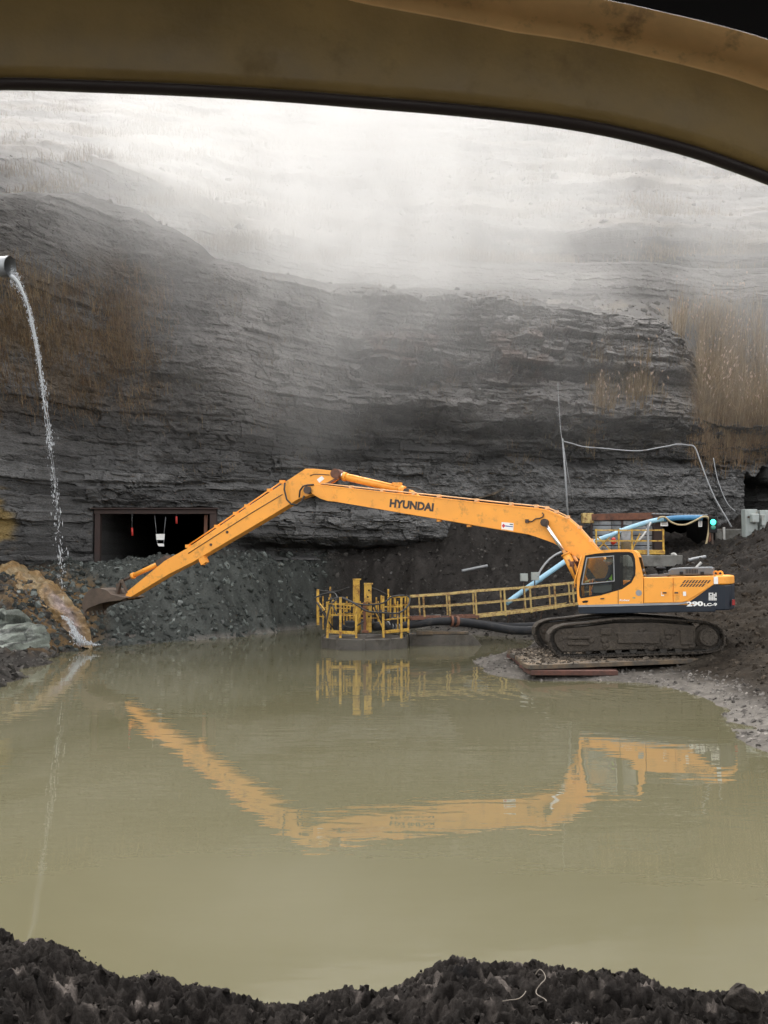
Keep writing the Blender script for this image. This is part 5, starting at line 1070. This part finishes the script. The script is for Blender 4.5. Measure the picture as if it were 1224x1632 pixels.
MB().prism([(248.5, 851), (262.5, 851), (261.8, 860.5), (249.3, 860.5)], lambda a, y_, b_: P(a, b_, 44.5) + Vector((0, y_, 0)), 0, .02).done('sign_board', m_white, hs2)
MB().prism([(250.5, 866), (261, 866.5), (261.5, 871), (252.5, 870.5)], lambda a, y_, b_: P(a, b_, 44.5) + Vector((0, y_, 0)), 0, .02).done('sign_board', m_white, hs2)
for (a, b_, c_, d_) in ((246.5, 822, 249.5, 851), (264, 824, 261.5, 851), (249.5, 860, 251.5, 866), (261.5, 860, 260.5, 866)): MB().tube([P(a, b_, 44.5), P(c_, d_, 44.5)], .014, 5).done('rope', m_galv, hs2)

# ---- timber mats below the machine
def mats(name, A_, B_, C_, n, th, m_, lab, skip=()):
    t = empty(name, B_, lab, 'timber mat'); u = (C_ - B_); v = (A_ - B_); w_ = v.length / n; vd = v.normalized(); ud = u.normalized(); nn = ud.cross(vd); nn = nn if nn.z > 0 else -nn
    rr = random.Random(len(name))
    for i in range(n):
        b0 = B_ + vd * (w_ * (i + .5)); a0 = b0 + ud * rr.uniform(-.06, .06); L_ = u.length + rr.uniform(-.15, .15)
        MB().bar(a0 - nn * (th / 2), a0 + ud * L_ - nn * (th / 2 + rr.uniform(0, .015)), w_ * .94, th, .012, up=nn).done('plank', m_, t)
    return t
mA, mB, mC = P(809, 1035, 30.2), P(842, 1060.5, 25.75), P(1120, 1049.5, 27.4)
mats('timber_mat', mA, mB, mC, 14, .12, m_wood, 'mud-covered tan plank mat directly under the excavator tracks')
dz = Vector((0, 0, -.145))
mats('timber_mat', P(812, 1039, 30.0) * 1.0 + Vector((0, 0, -.04)), P(845, 1065, 25.72) + Vector((0, 0, -.06)), P(984, 1067, 26.2) + Vector((0, 0, -.03)), 10, .13, m_redwood, 'red-brown plank mat at the water edge below the tan mat')
# muddy clods thrown on the mat around the tracks
def pick_mat(rng, n):
    u = rng.random(n); v = rng.random(n) ** .8; p = np.array(mB)[None] + u[:, None] * np.array(mC - mB) + v[:, None] * np.array(mA - mB); p[:, 2] += .0; return p
stones('track_mud', 1800, pick_mat, lambda rng, n: .02 + .07 * rng.random(n) ** 3, lambda rng, p: np.array([.075, .063, .051]) * (.6 + .7 * rng.random(len(p))[:, None]), m_soil, 15, .45)

# ---- planks on the talus
pk = MB().bar(P(762, 794, 51), P(783, 788.5, 51.2), .22, .08, .01).done('weathered_plank', m_wood); tag(pk, 'weathered plank lying on the talus above the boom, left of the other', 'plank', 'planks on the talus')
pk = MB().bar(P(783, 789, 51), P(803, 778.5, 51.3), .25, .1, .01).done('weathered_plank', m_wood); tag(pk, 'weathered plank tilted up on the talus above the boom, right of the other', 'plank', 'planks on the talus')

# ---- discharge pipe and falling water at the upper left
DP = 34.0
dpz = P(5, 423, DP); r0 = 16.5 / F * DP
dpe = empty('drain_pipe', dpz, 'grey drain pipe jutting in from the left edge and spilling water', 'pipe')
dm = MB(); e0 = P(16, 425, DP); s0 = e0 + Vector((-5.2, 1.2, .35))
dm.tube([s0, e0], r0, 24, cap=False); dm.tube([s0, e0 - (e0 - s0).normalized() * .001], r0 * .93, 24, cap=False)
dm = dm.done('pipe_barrel', m_galv, dpe)
rim = MB(); ax = (e0 - s0).normalized(); rim.tube([e0 - ax * .1, e0 + ax * .004], r0 * 1.03, 24, cap=False); rim.tube([e0 + ax * .004, e0 - ax * .1], r0 * .94, 24, cap=False); rim.done('pipe_rim', m_galv, dpe)
for q in range(4): MB().tube([e0 - ax * (.8 + q * 1.2), e0 - ax * (.84 + q * 1.2)], r0 * 1.03, 24, cap=False).done('pipe_rib', m_galv, dpe)
# stream: a broken ballistic sheet of drops
m_drop = bpy.data.materials.new('falling_drops'); m_drop.use_nodes = True
b = m_drop.node_tree.nodes['Principled BSDF']; b.inputs['Base Color'].default_value = (.66, .69, .72, 1); b.inputs['Roughness'].default_value = .12; b.inputs['IOR'].default_value = 1.33; b.inputs['Transmission Weight'].default_value = .35
rg = np.random.default_rng(77); sv = []; sf = []
tip = P(17, 440, DP); VX = 1.32
def stream_pt(t): return Vector((tip.x + VX * t, DP + .25 * t, tip.z - .25 * t - 4.9 * t * t))
T1 = 1.5
def blob(p, r_, el, d_):
    """stretched octahedral drop"""
    d_ = d_.normalized(); u = d_.cross(Vector((0, 1, .1))).normalized(); v = d_.cross(u); k0 = len(sv)
    for q in (d_ * r_ * el, -d_ * r_ * el, u * r_, -u * r_, v * r_, -v * r_): sv.append(tuple(p + q * (.7 + .6 * rg.random())))
    for f in ((0, 2, 4), (0, 4, 3), (0, 3, 5), (0, 5, 2), (1, 4, 2), (1, 3, 4), (1, 5, 3), (1, 2, 5)): sf.append(tuple(k0 + q for q in f))
for i in range(3400):
    t = T1 * rg.random() ** 1.35; p = stream_pt(t); d_ = Vector((VX, .2, -9.8 * t - .3)); sp_ = .012 + .075 * (t / T1) ** 1.1; cl_ = math.sin(t * 37 + math.sin(t * 91)) > -.25 + .5 * (t / T1) * rg.random()
    if not cl_ and rg.random() < .75: continue
    p = p + Vector((rg.normal() * sp_, rg.normal() * sp_, rg.normal() * .15))
    blob(p, .005 + .016 * rg.random() ** 3, 1.5 + 3.5 * t * rg.random(), d_ + Vector((rg.normal() * .4, rg.normal() * .4, 0)))
strands = MB()
for q in range(7):
    ph = rg.random() * 6; am = .02 + .03 * rg.random(); t0_, t1_ = .1 * rg.random(), .75 + .6 * rg.random(); ts = np.linspace(t0_, t1_, 40)
    strands.tube([stream_pt(t) + Vector((am * (t + .2) * math.sin(9 * t + ph) + .012 * rg.normal() * t, am * math.cos(7 * t + ph), 0)) for t in ts], [max(.004, .02 * (1 - .75 * (t - t0_) / (t1_ - t0_)) * (.45 + .75 * rg.random())) for t in ts], 5)
so = strands.done('water_strands', m_drop); tag(so, kind='stuff')
o = fromarr('falling_water', np.array(sv), np.array(sf), m_drop, False); tag(o, kind='stuff')
core = MB(); core.tube([stream_pt(t) for t in np.linspace(0, .42, 14)], [.085 - .06 * q / 13 for q in range(14)], 7); o2 = core.done('pouring_water', m_drop); tag(o2, kind='stuff')

# ---- stained runoff ledge, running water and pale boulder at the left shore
m_stainr = bpy.data.materials.new('iron_stained_rock')
def patch(name, pts, nu, nv, m_, colf, dispf, seed, kind=None):
    """curved patch through a grid of (px, py, d) rows, displaced"""
    Pg = np.array([[tuple(P(*q)) for q in row] for row in pts])
    ru, rv = np.linspace(0, Pg.shape[0] - 1, nu), np.linspace(0, Pg.shape[1] - 1, nv)
    def lin(A_, t): i = np.minimum(t.astype(int), A_.shape[0] - 2); f = (t - i); f = f * f * (3 - 2 * f) * .5 + f * .5; return A_[i] * (1 - f)[:, None, None] + A_[i + 1] * f[:, None, None]
    B_ = lin(Pg, ru); B_ = lin(B_.transpose(1, 0, 2), rv).transpose(1, 0, 2)
    a_, b2_ = np.meshgrid(np.linspace(0, 1, nu), np.linspace(0, 1, nv), indexing='ij')
    dx = dispf(B_, a_, b2_); B_ = B_ + dx[..., None] * np.array([.25, -.75, .55])
    o = fromarr(name, B_.reshape(-1, 3), gridfaces(nu, nv), m_, True, np.clip(colf(B_, a_, b2_), .01, .8).reshape(-1, 3)); return o
def st_disp(B_, a_, b2_): return .34 * fbm(B_[..., 0] * 1.3 + B_[..., 2], B_[..., 2] * 2.0, 4, 501) + .26 * (h01(np.floor(B_[..., 0] * 2.2 + 1.2 * n2(B_[..., 0] * 1.5, B_[..., 2] * 2, 71)), np.floor(B_[..., 2] * 3 + B_[..., 0] + .8 * n2(B_[..., 0], B_[..., 2], 73)), 521) - .5) * (1 - .6 * a_) + .05 * fbm(B_[..., 0] * 7 + 3 * B_[..., 2], B_[..., 2] * 3, 3, 503) + .02 * np.sin(b2_ * 3.14) - .15 - .25 * ((b2_ < .02) | (b2_ > .98))
def st_col(B_, a_, b2_):
    n = fbm(B_[..., 0] * 3 + B_[..., 2] * 2, B_[..., 2] * 2, 4, 505)[..., None]; n2_ = fbm(B_[..., 0] * 9, B_[..., 2] * 5, 3, 506)[..., None]
    base = np.array([.20, .125, .05]) * (1 - sstep(0, .5, n)) + np.array([.235, .175, .095]) * sstep(0, .5, n)
    pink = (np.exp(-((b2_ - (.52 + .1 * a_)) / .16) ** 2) * sstep(.3, .5, a_))[..., None]; base = base * (1 - pink * .85) + np.array([.235, .185, .18]) * pink * .85
    drk = sstep(.25, .6, -n2_) * .6; return base * (1 - drk) + np.array([.045, .034, .022]) * drk
m_wetrock = mat('stained_rock', (1, 1, 1), rough=.45, var=.25, vscale=4, bump=.7, bscale=12, bdist=.06, attr=True, gritty=.4, strat=2.0)
rows_ = [[(-30, 912, 37.5), (-10, 902, 38.2), (10, 895, 39), (30, 893, 39.6)], [(0, 935, 36.6), (30, 925, 37.2), (55, 917, 38), (70, 912, 38.8)], [(48, 962, 35.8), (70, 950, 36.3), (88, 941, 36.8), (105, 940, 37.6)], [(82, 992, 35.2), (96, 978, 35.5), (112, 968, 36), (130, 966, 36.6)], [(92, 1018, 34.9), (106, 1006, 35.1), (124, 996, 35.5), (144, 1000, 36)], [(90, 1040, 34.6), (108, 1036, 34.6), (128, 1032, 35), (150, 1030, 35.4)]]
sr = tag(patch('stained_runoff_rock', rows_, 110, 60, m_wetrock, st_col, st_disp, 1), 'orange and tan iron-stained rock ledge carrying runoff down to the pond', 'rock ledge')
rows_ = [[(-25, 975, 33.6), (5, 968, 34), (35, 975, 34.4), (60, 990, 34.6)], [(-25, 1000, 32), (10, 990, 32.8), (45, 1000, 33.6), (80, 1015, 34.2)], [(-25, 1020, 31), (15, 1018, 32), (50, 1026, 33), (92, 1036, 34)], [(-25, 1042, 30.3), (20, 1050, 31.4), (55, 1050, 32.4), (95, 1046, 33.8)]]
def pl_col(B_, a_, b2_):
    n = fbm(B_[..., 0] * 1.2, B_[..., 2] * 2, 4, 511)[..., None]; return np.array([.13, .148, .128]) * (1 + .4 * n) * (1 - .75 * (sstep(.0, .25, fbm(B_[..., 0] * 3, B_[..., 2] * 5, 4, 513)))[..., None])
tag(patch('pale_boulder', rows_, 70, 80, m_wetrock, pl_col, lambda B_, a_, b2_: .35 * np.sin(a_ * 3.14) ** .5 * np.sin(b2_ * 3.14) ** .5 + .35 * fbm(B_[..., 0] * .9, B_[..., 2] * 1.4, 3, 515) + .4 * (h01(np.floor(B_[..., 0] * 1.9 + .5 * n2(B_[..., 0], B_[..., 2] * 2, 71)), np.floor(B_[..., 2] * 2.6 + .4 * B_[..., 0]), 519) - .5) + .09 * fbm(B_[..., 0] * 4, B_[..., 2] * 5, 4, 517) - .3 * ((b2_ < .02) | (b2_ > .98) | (a_ < .02)), 2), 'large pale grey-green boulder at the left shore below the stained ledge', 'boulder')
rw_ = []
sv = []; sf = []
path_ = [P(100, 985, 35.3), P(112, 993, 35.0), P(118, 1004, 34.8), P(122, 1014, 34.7), P(130, 1024, 34.6), P(142, 1031, 34.8)]
path_ = spline(path_, 10)
for i in range(700):
    q = rg.random() ** .7 * (len(path_) - 2); k_ = int(q); p = path_[k_].lerp(path_[k_ + 1], q - k_); f = q / len(path_)
    p = p + Vector((rg.normal() * (.03 + .22 * f ** 3), rg.normal() * .07 - .1, rg.normal() * .05 * (1 - f) + .06))
    blob(p, .008 + .02 * rg.random() ** 2, 1.2 + rg.random() * 2, Vector((.5 + rg.normal() * .3, -.3, -.8)))
tag(fromarr('white_runoff_water', np.array(sv), np.array(sf), m_drop, False), kind='stuff')
# ---- bare roots on the near bank
def bz(px, py, d): return P(px, py, d)
for pts_, lb_ in (([(853, 1554, 4.75), (860, 1545, 4.75), (867, 1551, 4.72), (869, 1560, 4.68), (862, 1568, 4.62), (855, 1578, 4.6), (856, 1585, 4.55), (868, 1592, 4.5), (871, 1596, 4.45)], 'pale crooked dry root curling up from the black spoil'), ([(800, 1596, 4.5), (812, 1594, 4.5), (826, 1592, 4.5), (834, 1586, 4.52), (838, 1580, 4.55)], 'short pale dry twig lying left of the crooked root')):
    o = MB().tube(spline([bz(*q) for q in pts_], 4), [.0023] * (4 * (len(pts_) - 1) + 1), 6).done('dry_root' if 'root c' in lb_ else 'dry_twig', m_palehose if False else mat('bare_root', (.13, .11, .09), rough=.8, var=.2, vscale=30)); tag(o, lb_, 'root' if 'root c' in lb_ else 'twig')
bo = MB(); 
bo.sphere(P(1183, 1592, 4.95), .07, (1.25, 1, .9), 28, 20)
bo = bo.done('spoil_lump', m_spoil)
for v_ in bo.data.vertices:
    q = v_.co * 14; v_.co += Vector((float(n2(q.x, q.y + q.z, 601)), float(n2(q.y, q.z, 602)), float(n2(q.z, q.x, 603)))) * .02 + Vector((float(n2(q.x * 3, q.y * 3 + q.z * 2, 611)), float(n2(q.y * 3, q.z * 3, 612)), float(n2(q.z * 3, q.x * 3, 613)))) * .011
cc_ = bo.data.color_attributes.new('Col', 'FLOAT_COLOR', 'POINT'); cc_.data.foreach_set('color', np.tile([.03, .026, .023, 1], (len(bo.data.vertices), 1)).astype(np.float32).ravel()); tag(bo, 'large dark lump of spoil at the lower right against the water', 'lump')
# ================================================================== the vehicle the viewer sits in
vc = empty('vehicle_cab', (0, 0, 2.2), 'dark vehicle cab interior with a worn olive window frame arching over the view', 'vehicle cab')
WD = 1.8; KF = 2.0          # distance of the window from the eye; size of its mouldings
ed = [(-1250, 1800), (-1270, 1100), (-1240, 700), (-1150, 450), (-980, 290), (-760, 200), (-520, 160), (-260, 145), (0, 141), (150, 145), (300, 151), (450, 160), (600, 172), (700, 180), (800, 190), (900, 203), (1000, 222), (1100, 248), (1165, 270), (1224, 292), (1320, 330), (1480, 400), (1680, 500), (1880, 640), (2040, 820), (2120, 1050), (2140, 1400), (2140, 1800)]
pts = [P(a, b_, WD) for a, b_ in ed]
cen = P(450, 1000, WD)
fine_ = spline(pts, 6)
nrm = []
for i, p in enumerate(fine_):
    t = (fine_[min(i + 1, len(fine_) - 1)] - fine_[max(i - 1, 0)]).normalized(); n = Vector((-t.z, 0, t.x))
    if n.dot(p - cen) < 0: n = -n
    nrm.append(n)
# across the frame: the outward widths follow the photograph's taper towards the right
def widths(i):
    px = proj(*fine_[i])[0]; return float(np.interp(px, [300, 560, 800, 1000, 1224, 1500], [.125, .094, .079, .076, .078, .08]))
def loft(sec, name, m_, smooth=True):
    V_ = []; 
    for i, p in enumerate(fine_):
        w_ = widths(i)
        for (n_, wn, dep) in sec: V_.append(p + nrm[i] * (KF * (n_ + wn * w_)) - Vector((0, KF * dep, 0)))
    k_ = len(sec); F_ = gridfaces(len(fine_), k_)
    return fromarr(name, np.array([tuple(v_) for v_ in V_]), F_, m_, smooth, parent=vc)
loft([(.006, 0, -.012), (0, 0, -.004), (.001, 0, .004), (.005, 0, .007), (.009, 0, .004), (.009, 0, -.002)], 'window_seal', m_seal)
fr2 = loft([(.007, 0, -.004), (.008, 0, .004), (.011, 0, .009), (.018, 0, .012), (.03, .2, .0135), (.02, .6, .013), (.0, .97, .012), (.0, 1.0, .012)], 'window_frame', m_olive)
loft([(0, 1.0, .012), (.002, 1.0, .013), (.004, 1.02, .03), (.006, 1.04, .055), (.010, 1.05, .062)], 'window_trim', m_lit_tan)
loft([(.010, 1.05, .0621), (.2, 1.05, .066), (.6, 1.05, .07), (1.2, 1.05, .08)], 'cab_lining', m_lining_shade)
shell = MB(); zt_ = 5.1
shell.box((0, .2, zt_), (5.8, 3.4, .05)); shell.box((0, .2, 1.6), (5.8, 3.4, .06))
for sx_ in (-2.9, 2.9): shell.prism([(-1.5, 1.6), (1.9, 1.6), (1.9, 5.1), (-1.5, 5.1)], lambda a, y_, z_, q=sx_: Vector((q + y_, a, z_)), -.02, .02, holes=[[(-1.2, 2.7), (.6, 2.7), (.6, 4.6), (-1.2, 4.6)]])  # unseen sides, openings added to let light onto the window frame
shell.done('cab_shell', mat('cab_interior', (.07, .066, .06), rough=.8, var=.1), vc)
rear = MB(); rear.prism([(-2.9, 1.6), (2.9, 1.6), (2.9, 5.1), (-2.9, 5.1)], lambda a, y_, z_: Vector((a, y_, z_)), -1.52, -1.48, holes=[[(-2.6, 2.6), (2.6, 2.6), (2.6, 4.8), (-2.6, 4.8)]])  # unseen rear wall, its opening made wide to light the window frame
rear.done('rear_wall', MATS['cab_interior'], vc)
# ================================================================== dry vegetation
def blades(name, roots, hfun, lean, width, colf, seed, bend=.25, plume=0.0, seg=3, m_=None, up_=(0, -.25, 1)):
    rng = np.random.default_rng(seed); n = len(roots)
    H = hfun(rng, roots); az = rng.uniform(0, 6.283, n); L_ = lean * np.abs(rng.normal(size=n)) * H
    dx, dy = np.cos(az) * L_, np.sin(az) * L_ * .7
    w = width * (.7 + .6 * rng.random(n)); wa = rng.uniform(-.6, .6, n); wx, wy = np.cos(wa), np.sin(wa)
    VV = []; 
    upv = np.array(up_) / np.linalg.norm(up_)
    for s_ in range(seg + 1):
        t = s_ / seg; c_ = roots + upv * (H * t)[:, None]; c_[:, 0] += dx * t ** 2; c_[:, 1] += dy * t ** 2; c_[:, 2] -= bend * L_ * t ** 2
        ww = w * (1 - .75 * t)
        if plume and s_ == seg: ww = w * .3
        VV.append(c_ - np.stack([wx * ww, wy * ww, 0 * ww], -1)); VV.append(c_ + np.stack([wx * ww, wy * ww, 0 * ww], -1))
    VV = np.stack(VV, 1); k_ = 2 * (seg + 1); base = np.arange(n)[:, None] * k_
    FF = np.concatenate([np.stack([base[:, 0] + 2 * s_, base[:, 0] + 2 * s_ + 1, base[:, 0] + 2 * s_ + 3, base[:, 0] + 2 * s_ + 2], -1) for s_ in range(seg)], 0)
    col = np.repeat(colf(rng, roots)[:, None, :], k_, 1).reshape(-1, 3); V2 = VV.reshape(-1, 3)
    if plume:
        tip_ = (VV[:, -1] + VV[:, -2]) / 2; has = rng.random(n) < plume; tp = tip_[has]; m = len(tp)
        pw = .035; pl2 = .16 + .14 * rng.random(m)
        ddx = (dx[has] / np.maximum(H[has], .1)); q = np.stack([tp, tp + np.stack([-pw * np.ones(m), 0 * pl2, pl2 * .5], -1), tp + np.stack([ddx * .3, 0 * pl2, pl2], -1), tp + np.stack([pw * np.ones(m), -pw * np.ones(m), pl2 * .5], -1)], 1).reshape(-1, 3)
        b0 = len(V2); V2 = np.concatenate([V2, q]); FF = np.concatenate([FF, b0 + np.arange(m)[:, None] * 4 + np.array([0, 1, 2, 3])]); col = np.concatenate([col, np.tile([.34, .25, .19], (4 * m, 1))])
    return fromarr(name, V2, FF, m_ or m_dry, True, col)
m_dry = mat('dry_stalks', (1, 1, 1), rough=.8, spec=.2, var=.2, vscale=1.5, attr=True)
fx, fy, fz, fpx, fpy, fsg = [a_.ravel() for a_ in CL]
def roots_in(x0, x1, y0_, y1_, n, seed, segmax=1, w=None, segmin=0):
    rng = np.random.default_rng(seed); ok = np.flatnonzero((fpx > x0) & (fpx < x1) & (fpy > y0_) & (fpy < y1_) & (fsg <= segmax) & (fsg >= segmin))
    if w is not None:
        p_ = w(fpx[ok], fpy[ok]); p_ = p_ / p_.sum(); ok = rng.choice(ok, n, p=p_)
    else: ok = rng.choice(ok, n)
    return np.stack([fx[ok], fy[ok] - .02, fz[ok]], -1) + rng.normal(size=(n, 3)) * np.array([.06, .05, .04])
def tan_(rng, r): 
    k_ = rng.random(len(r))[:, None]; return (np.array([.25, .195, .12]) * k_ + np.array([.14, .092, .05]) * (1 - k_)) * (.7 + .6 * rng.random((len(r), 1)))
def redbr(rng, r):
    k_ = rng.random(len(r))[:, None]; return (np.array([.13, .08, .05]) * k_ + np.array([.24, .175, .10]) * (1 - k_)) * (.6 + .7 * rng.random((len(r), 1)))
wr = lambda a, b_: bump1(a, 1085, 1400, 22) * (sstep(505, 600, b_ + (1120 - a) * -.0) * .6 + .4) * (1 - .8 * sstep(620, 690, b_)) * np.where(a < 1112, (b_ < 545) * 1.0, 1.0) * (.15 + sstep(-.35, .3, n2(a * .045, b_ * .02, 715))) + 1e-9
tag(blades('dry_reeds', roots_in(1060, 1400, 500, 700, 5200, 1, 1, wr), lambda rng, r: .8 + 1.9 * rng.random(len(r)), .3, .013, tan_, 2, plume=.07, seg=4), kind='stuff')
wr2 = lambda a, b_: bump1(a, 1110, 1400, 20) * bump1(b_, 610, 725, 45) + 1e-9
tag(blades('dead_brush', roots_in(1100, 1400, 590, 780, 6000, 3, 1, wr2), lambda rng, r: .5 + .9 * rng.random(len(r)), .5, .011, redbr, 4, bend=.6), kind='stuff')
for i, (x0, x1, y0_, y1_, n, lb_) in enumerate([(938, 972, 590, 690, 480, 'narrow tan reed clump hanging on the rock face left of the broader one'), (992, 1044, 590, 645, 620, 'broad tan reed clump on the rock face right of the narrow one')]):
    tag(blades('reed_clump', roots_in(x0 - 25, x1 + 25, y0_ - 20, y1_ + 40, n, 10 + i, 0, lambda a, b_, x0=x0, x1=x1, y0_=y0_, y1_=y1_: np.exp(-((a - (x0 + x1) / 2) / ((x1 - x0) * .36)) ** 2) * np.exp(-((b_ - (y0_ + y1_) / 2) / ((y1_ - y0_) * .6)) ** 2) * (.3 + (n2(a * .12, b_ * .03, 707 + i) > 0)) + 1e-9), lambda rng, r: .4 + 1.2 * rng.random(len(r)) ** 1.5, .22, .013, tan_, 20 + i, plume=.1, up_=(0, -.45, 1)), lb_, 'reed clump', 'reed clumps on the rock face')
wl_ = lambda a, b_: bump1(a, -200, 235, 60) * bump1(b_, 450, 655, 40) * sstep(-.35, .3, n2(a * .02, b_ * .03, 701) + .2) + 1e-9
tag(blades('red_brown_brush', roots_in(-200, 300, 420, 700, 9000, 5, 0, wl_), lambda rng, r: .25 + .75 * rng.random(len(r)) ** 1.5, .8, .010, redbr, 6, bend=.5, up_=(0, -.5, 1)), kind='stuff')
wl2 = lambda a, b_: bump1(a, -200, 90, 40) * bump1(b_, 430, 560, 30) + 1e-9
tag(blades('tan_grass', roots_in(-200, 200, 390, 600, 3000, 7, 0, wl2), lambda rng, r: .2 + .5 * rng.random(len(r)), .5, .010, tan_, 8, bend=.4, up_=(0, -.4, 1)), kind='stuff')
wu = lambda a, b_: (sstep(.05, .45, fbm(a * .007, b_ * .045, 4, 703)) ** 2 + .03) * (b_ > 120)
tag(blades('slope_grass', roots_in(-400, 1700, 120, 420, 20000, 9, 3, wu, 2), lambda rng, r: .3 + .5 * rng.random(len(r)), .5, .02, lambda rng, r: tan_(rng, r) * .6, 10, seg=2), kind='stuff')
tag(blades('face_weeds', roots_in(250, 1150, 440, 760, 1800, 11, 0, lambda a, b_: sstep(.1, .6, fbm(a * .015, b_ * .02, 3, 705)) + 1e-9), lambda rng, r: .15 + .35 * rng.random(len(r)), .3, .008, tan_, 12, up_=(0, -.5, .8)), kind='stuff')
# ================================================================== air: drifting steam over the highwall
def boxmesh(lo, hi): 
    lo, hi = Vector(lo), Vector(hi); return MB().box((lo + hi) / 2, tuple(hi - lo))
K_PLUME, K_SLAB, K_VEIL = 0.064, 0.021, 0.050
m_mist = bpy.data.materials.new('mist_air'); m_mist.use_nodes = True
N = m_mist.node_tree.nodes; L = m_mist.node_tree.links; N.remove(N['Principled BSDF'])
geo = N.new('ShaderNodeNewGeometry'); sp = N.new('ShaderNodeSeparateXYZ'); L.new(geo.outputs['Position'], sp.inputs[0])
def mt(op, *a):
    x = N.new('ShaderNodeMath'); x.operation = op
    for s_, v_ in enumerate(a):
        if isinstance(v_, (int, float)): x.inputs[s_].default_value = v_
        else: L.new(v_, x.inputs[s_])
    return x.outputs[0]
def mr(v, a, bb, c_=0.0, d_=1.0, smooth=True):
    x = N.new('ShaderNodeMapRange'); x.interpolation_type = 'SMOOTHSTEP' if smooth else 'LINEAR'
    for s_, v_ in enumerate((a, bb, c_, d_)): x.inputs[s_ + 1].default_value = v_
    L.new(v, x.inputs[0]); return x.outputs[0]
def ns(scale, det, vec_scale=(1, 1, 1)):
    mp = N.new('ShaderNodeMapping'); mp.inputs['Scale'].default_value = vec_scale; L.new(geo.outputs['Position'], mp.inputs[0])
    t = N.new('ShaderNodeTexNoise'); t.inputs['Scale'].default_value = scale; t.inputs['Detail'].default_value = det; t.inputs['Roughness'].default_value = 0.55
    L.new(mp.outputs[0], t.inputs['Vector']); return t.outputs['Fac']
px_, py_, pz_ = sp.outputs
n_big = ns(0.16, 3, (1, 0.6, 0.75)); n_w = ns(0.5, 2)
# plume: axis leans, widens upwards
xc = mt('ADD', -3.6, mt('MULTIPLY', mt('SUBTRACT', pz_, 10.0), 0.17))
xw = mt('ADD', xc, mt('MULTIPLY', mt('SUBTRACT', n_big, 0.5), 8.0))
wid = mt('ADD', 2.2, mt('MULTIPLY', mt('MAXIMUM', mt('SUBTRACT', pz_, 9.0), 0.0), 0.15))
rr = mt('DIVIDE', mt('SUBTRACT', px_, xw), wid)
gau = mt('EXPONENT', mt('MULTIPLY', mt('MULTIPLY', rr, rr), -1.0))
plume = mt('MULTIPLY', gau, mt('MULTIPLY', mr(pz_, 7.0, 26.0, 0.30, 1.0), mr(pz_, 20.0, 32.0, 1.0, 0.25)))
plume = mt('MULTIPLY', plume, mr(n_w, 0.36, 0.64, 0.08, 1.15))
veil = mt('MULTIPLY', mr(pz_, 6.6, 22.0, 0.12, 1.0), mr(n_big, 0.33, 0.66, 0.12, 1.0))
vr = mt('DIVIDE', mt('ADD', px_, 2.5), 13.0)
veil = mt('MULTIPLY', veil, mt('ADD', 0.25, mt('EXPONENT', mt('MULTIPLY', mt('MULTIPLY', vr, vr), -1.0))))
slab = mt('MULTIPLY', mt('MULTIPLY', mr(pz_, 14.0, 30.0), mr(py_, 49.0, 58.0)), mr(n_big, 0.3, 0.7, 0.6, 1.0))
dens = mt('ADD', mt('ADD', mt('MULTIPLY', plume, K_PLUME), mt('MULTIPLY', slab, K_SLAB)), mt('MULTIPLY', veil, K_VEIL))
dens = mt('MULTIPLY', mt('MULTIPLY', dens, mr(py_, 36.5, 41.0)), mr(pz_, 6.6, 9.0))
vol = N.new('ShaderNodeVolumePrincipled'); vol.inputs['Color'].default_value = (0.76, 0.757, 0.75, 1); vol.inputs['Anisotropy'].default_value = 0.3
L.new(dens, vol.inputs['Density']); L.new(vol.outputs[0], N['Material Output'].inputs['Volume'])
m_mist.cycles.volume_step_rate = 0.4 if hasattr(m_mist.cycles, 'volume_step_rate') else 1
tag(boxmesh((-38, 36, 6.5), (38, 64, 46)).done('mist', m_mist), kind='stuff')
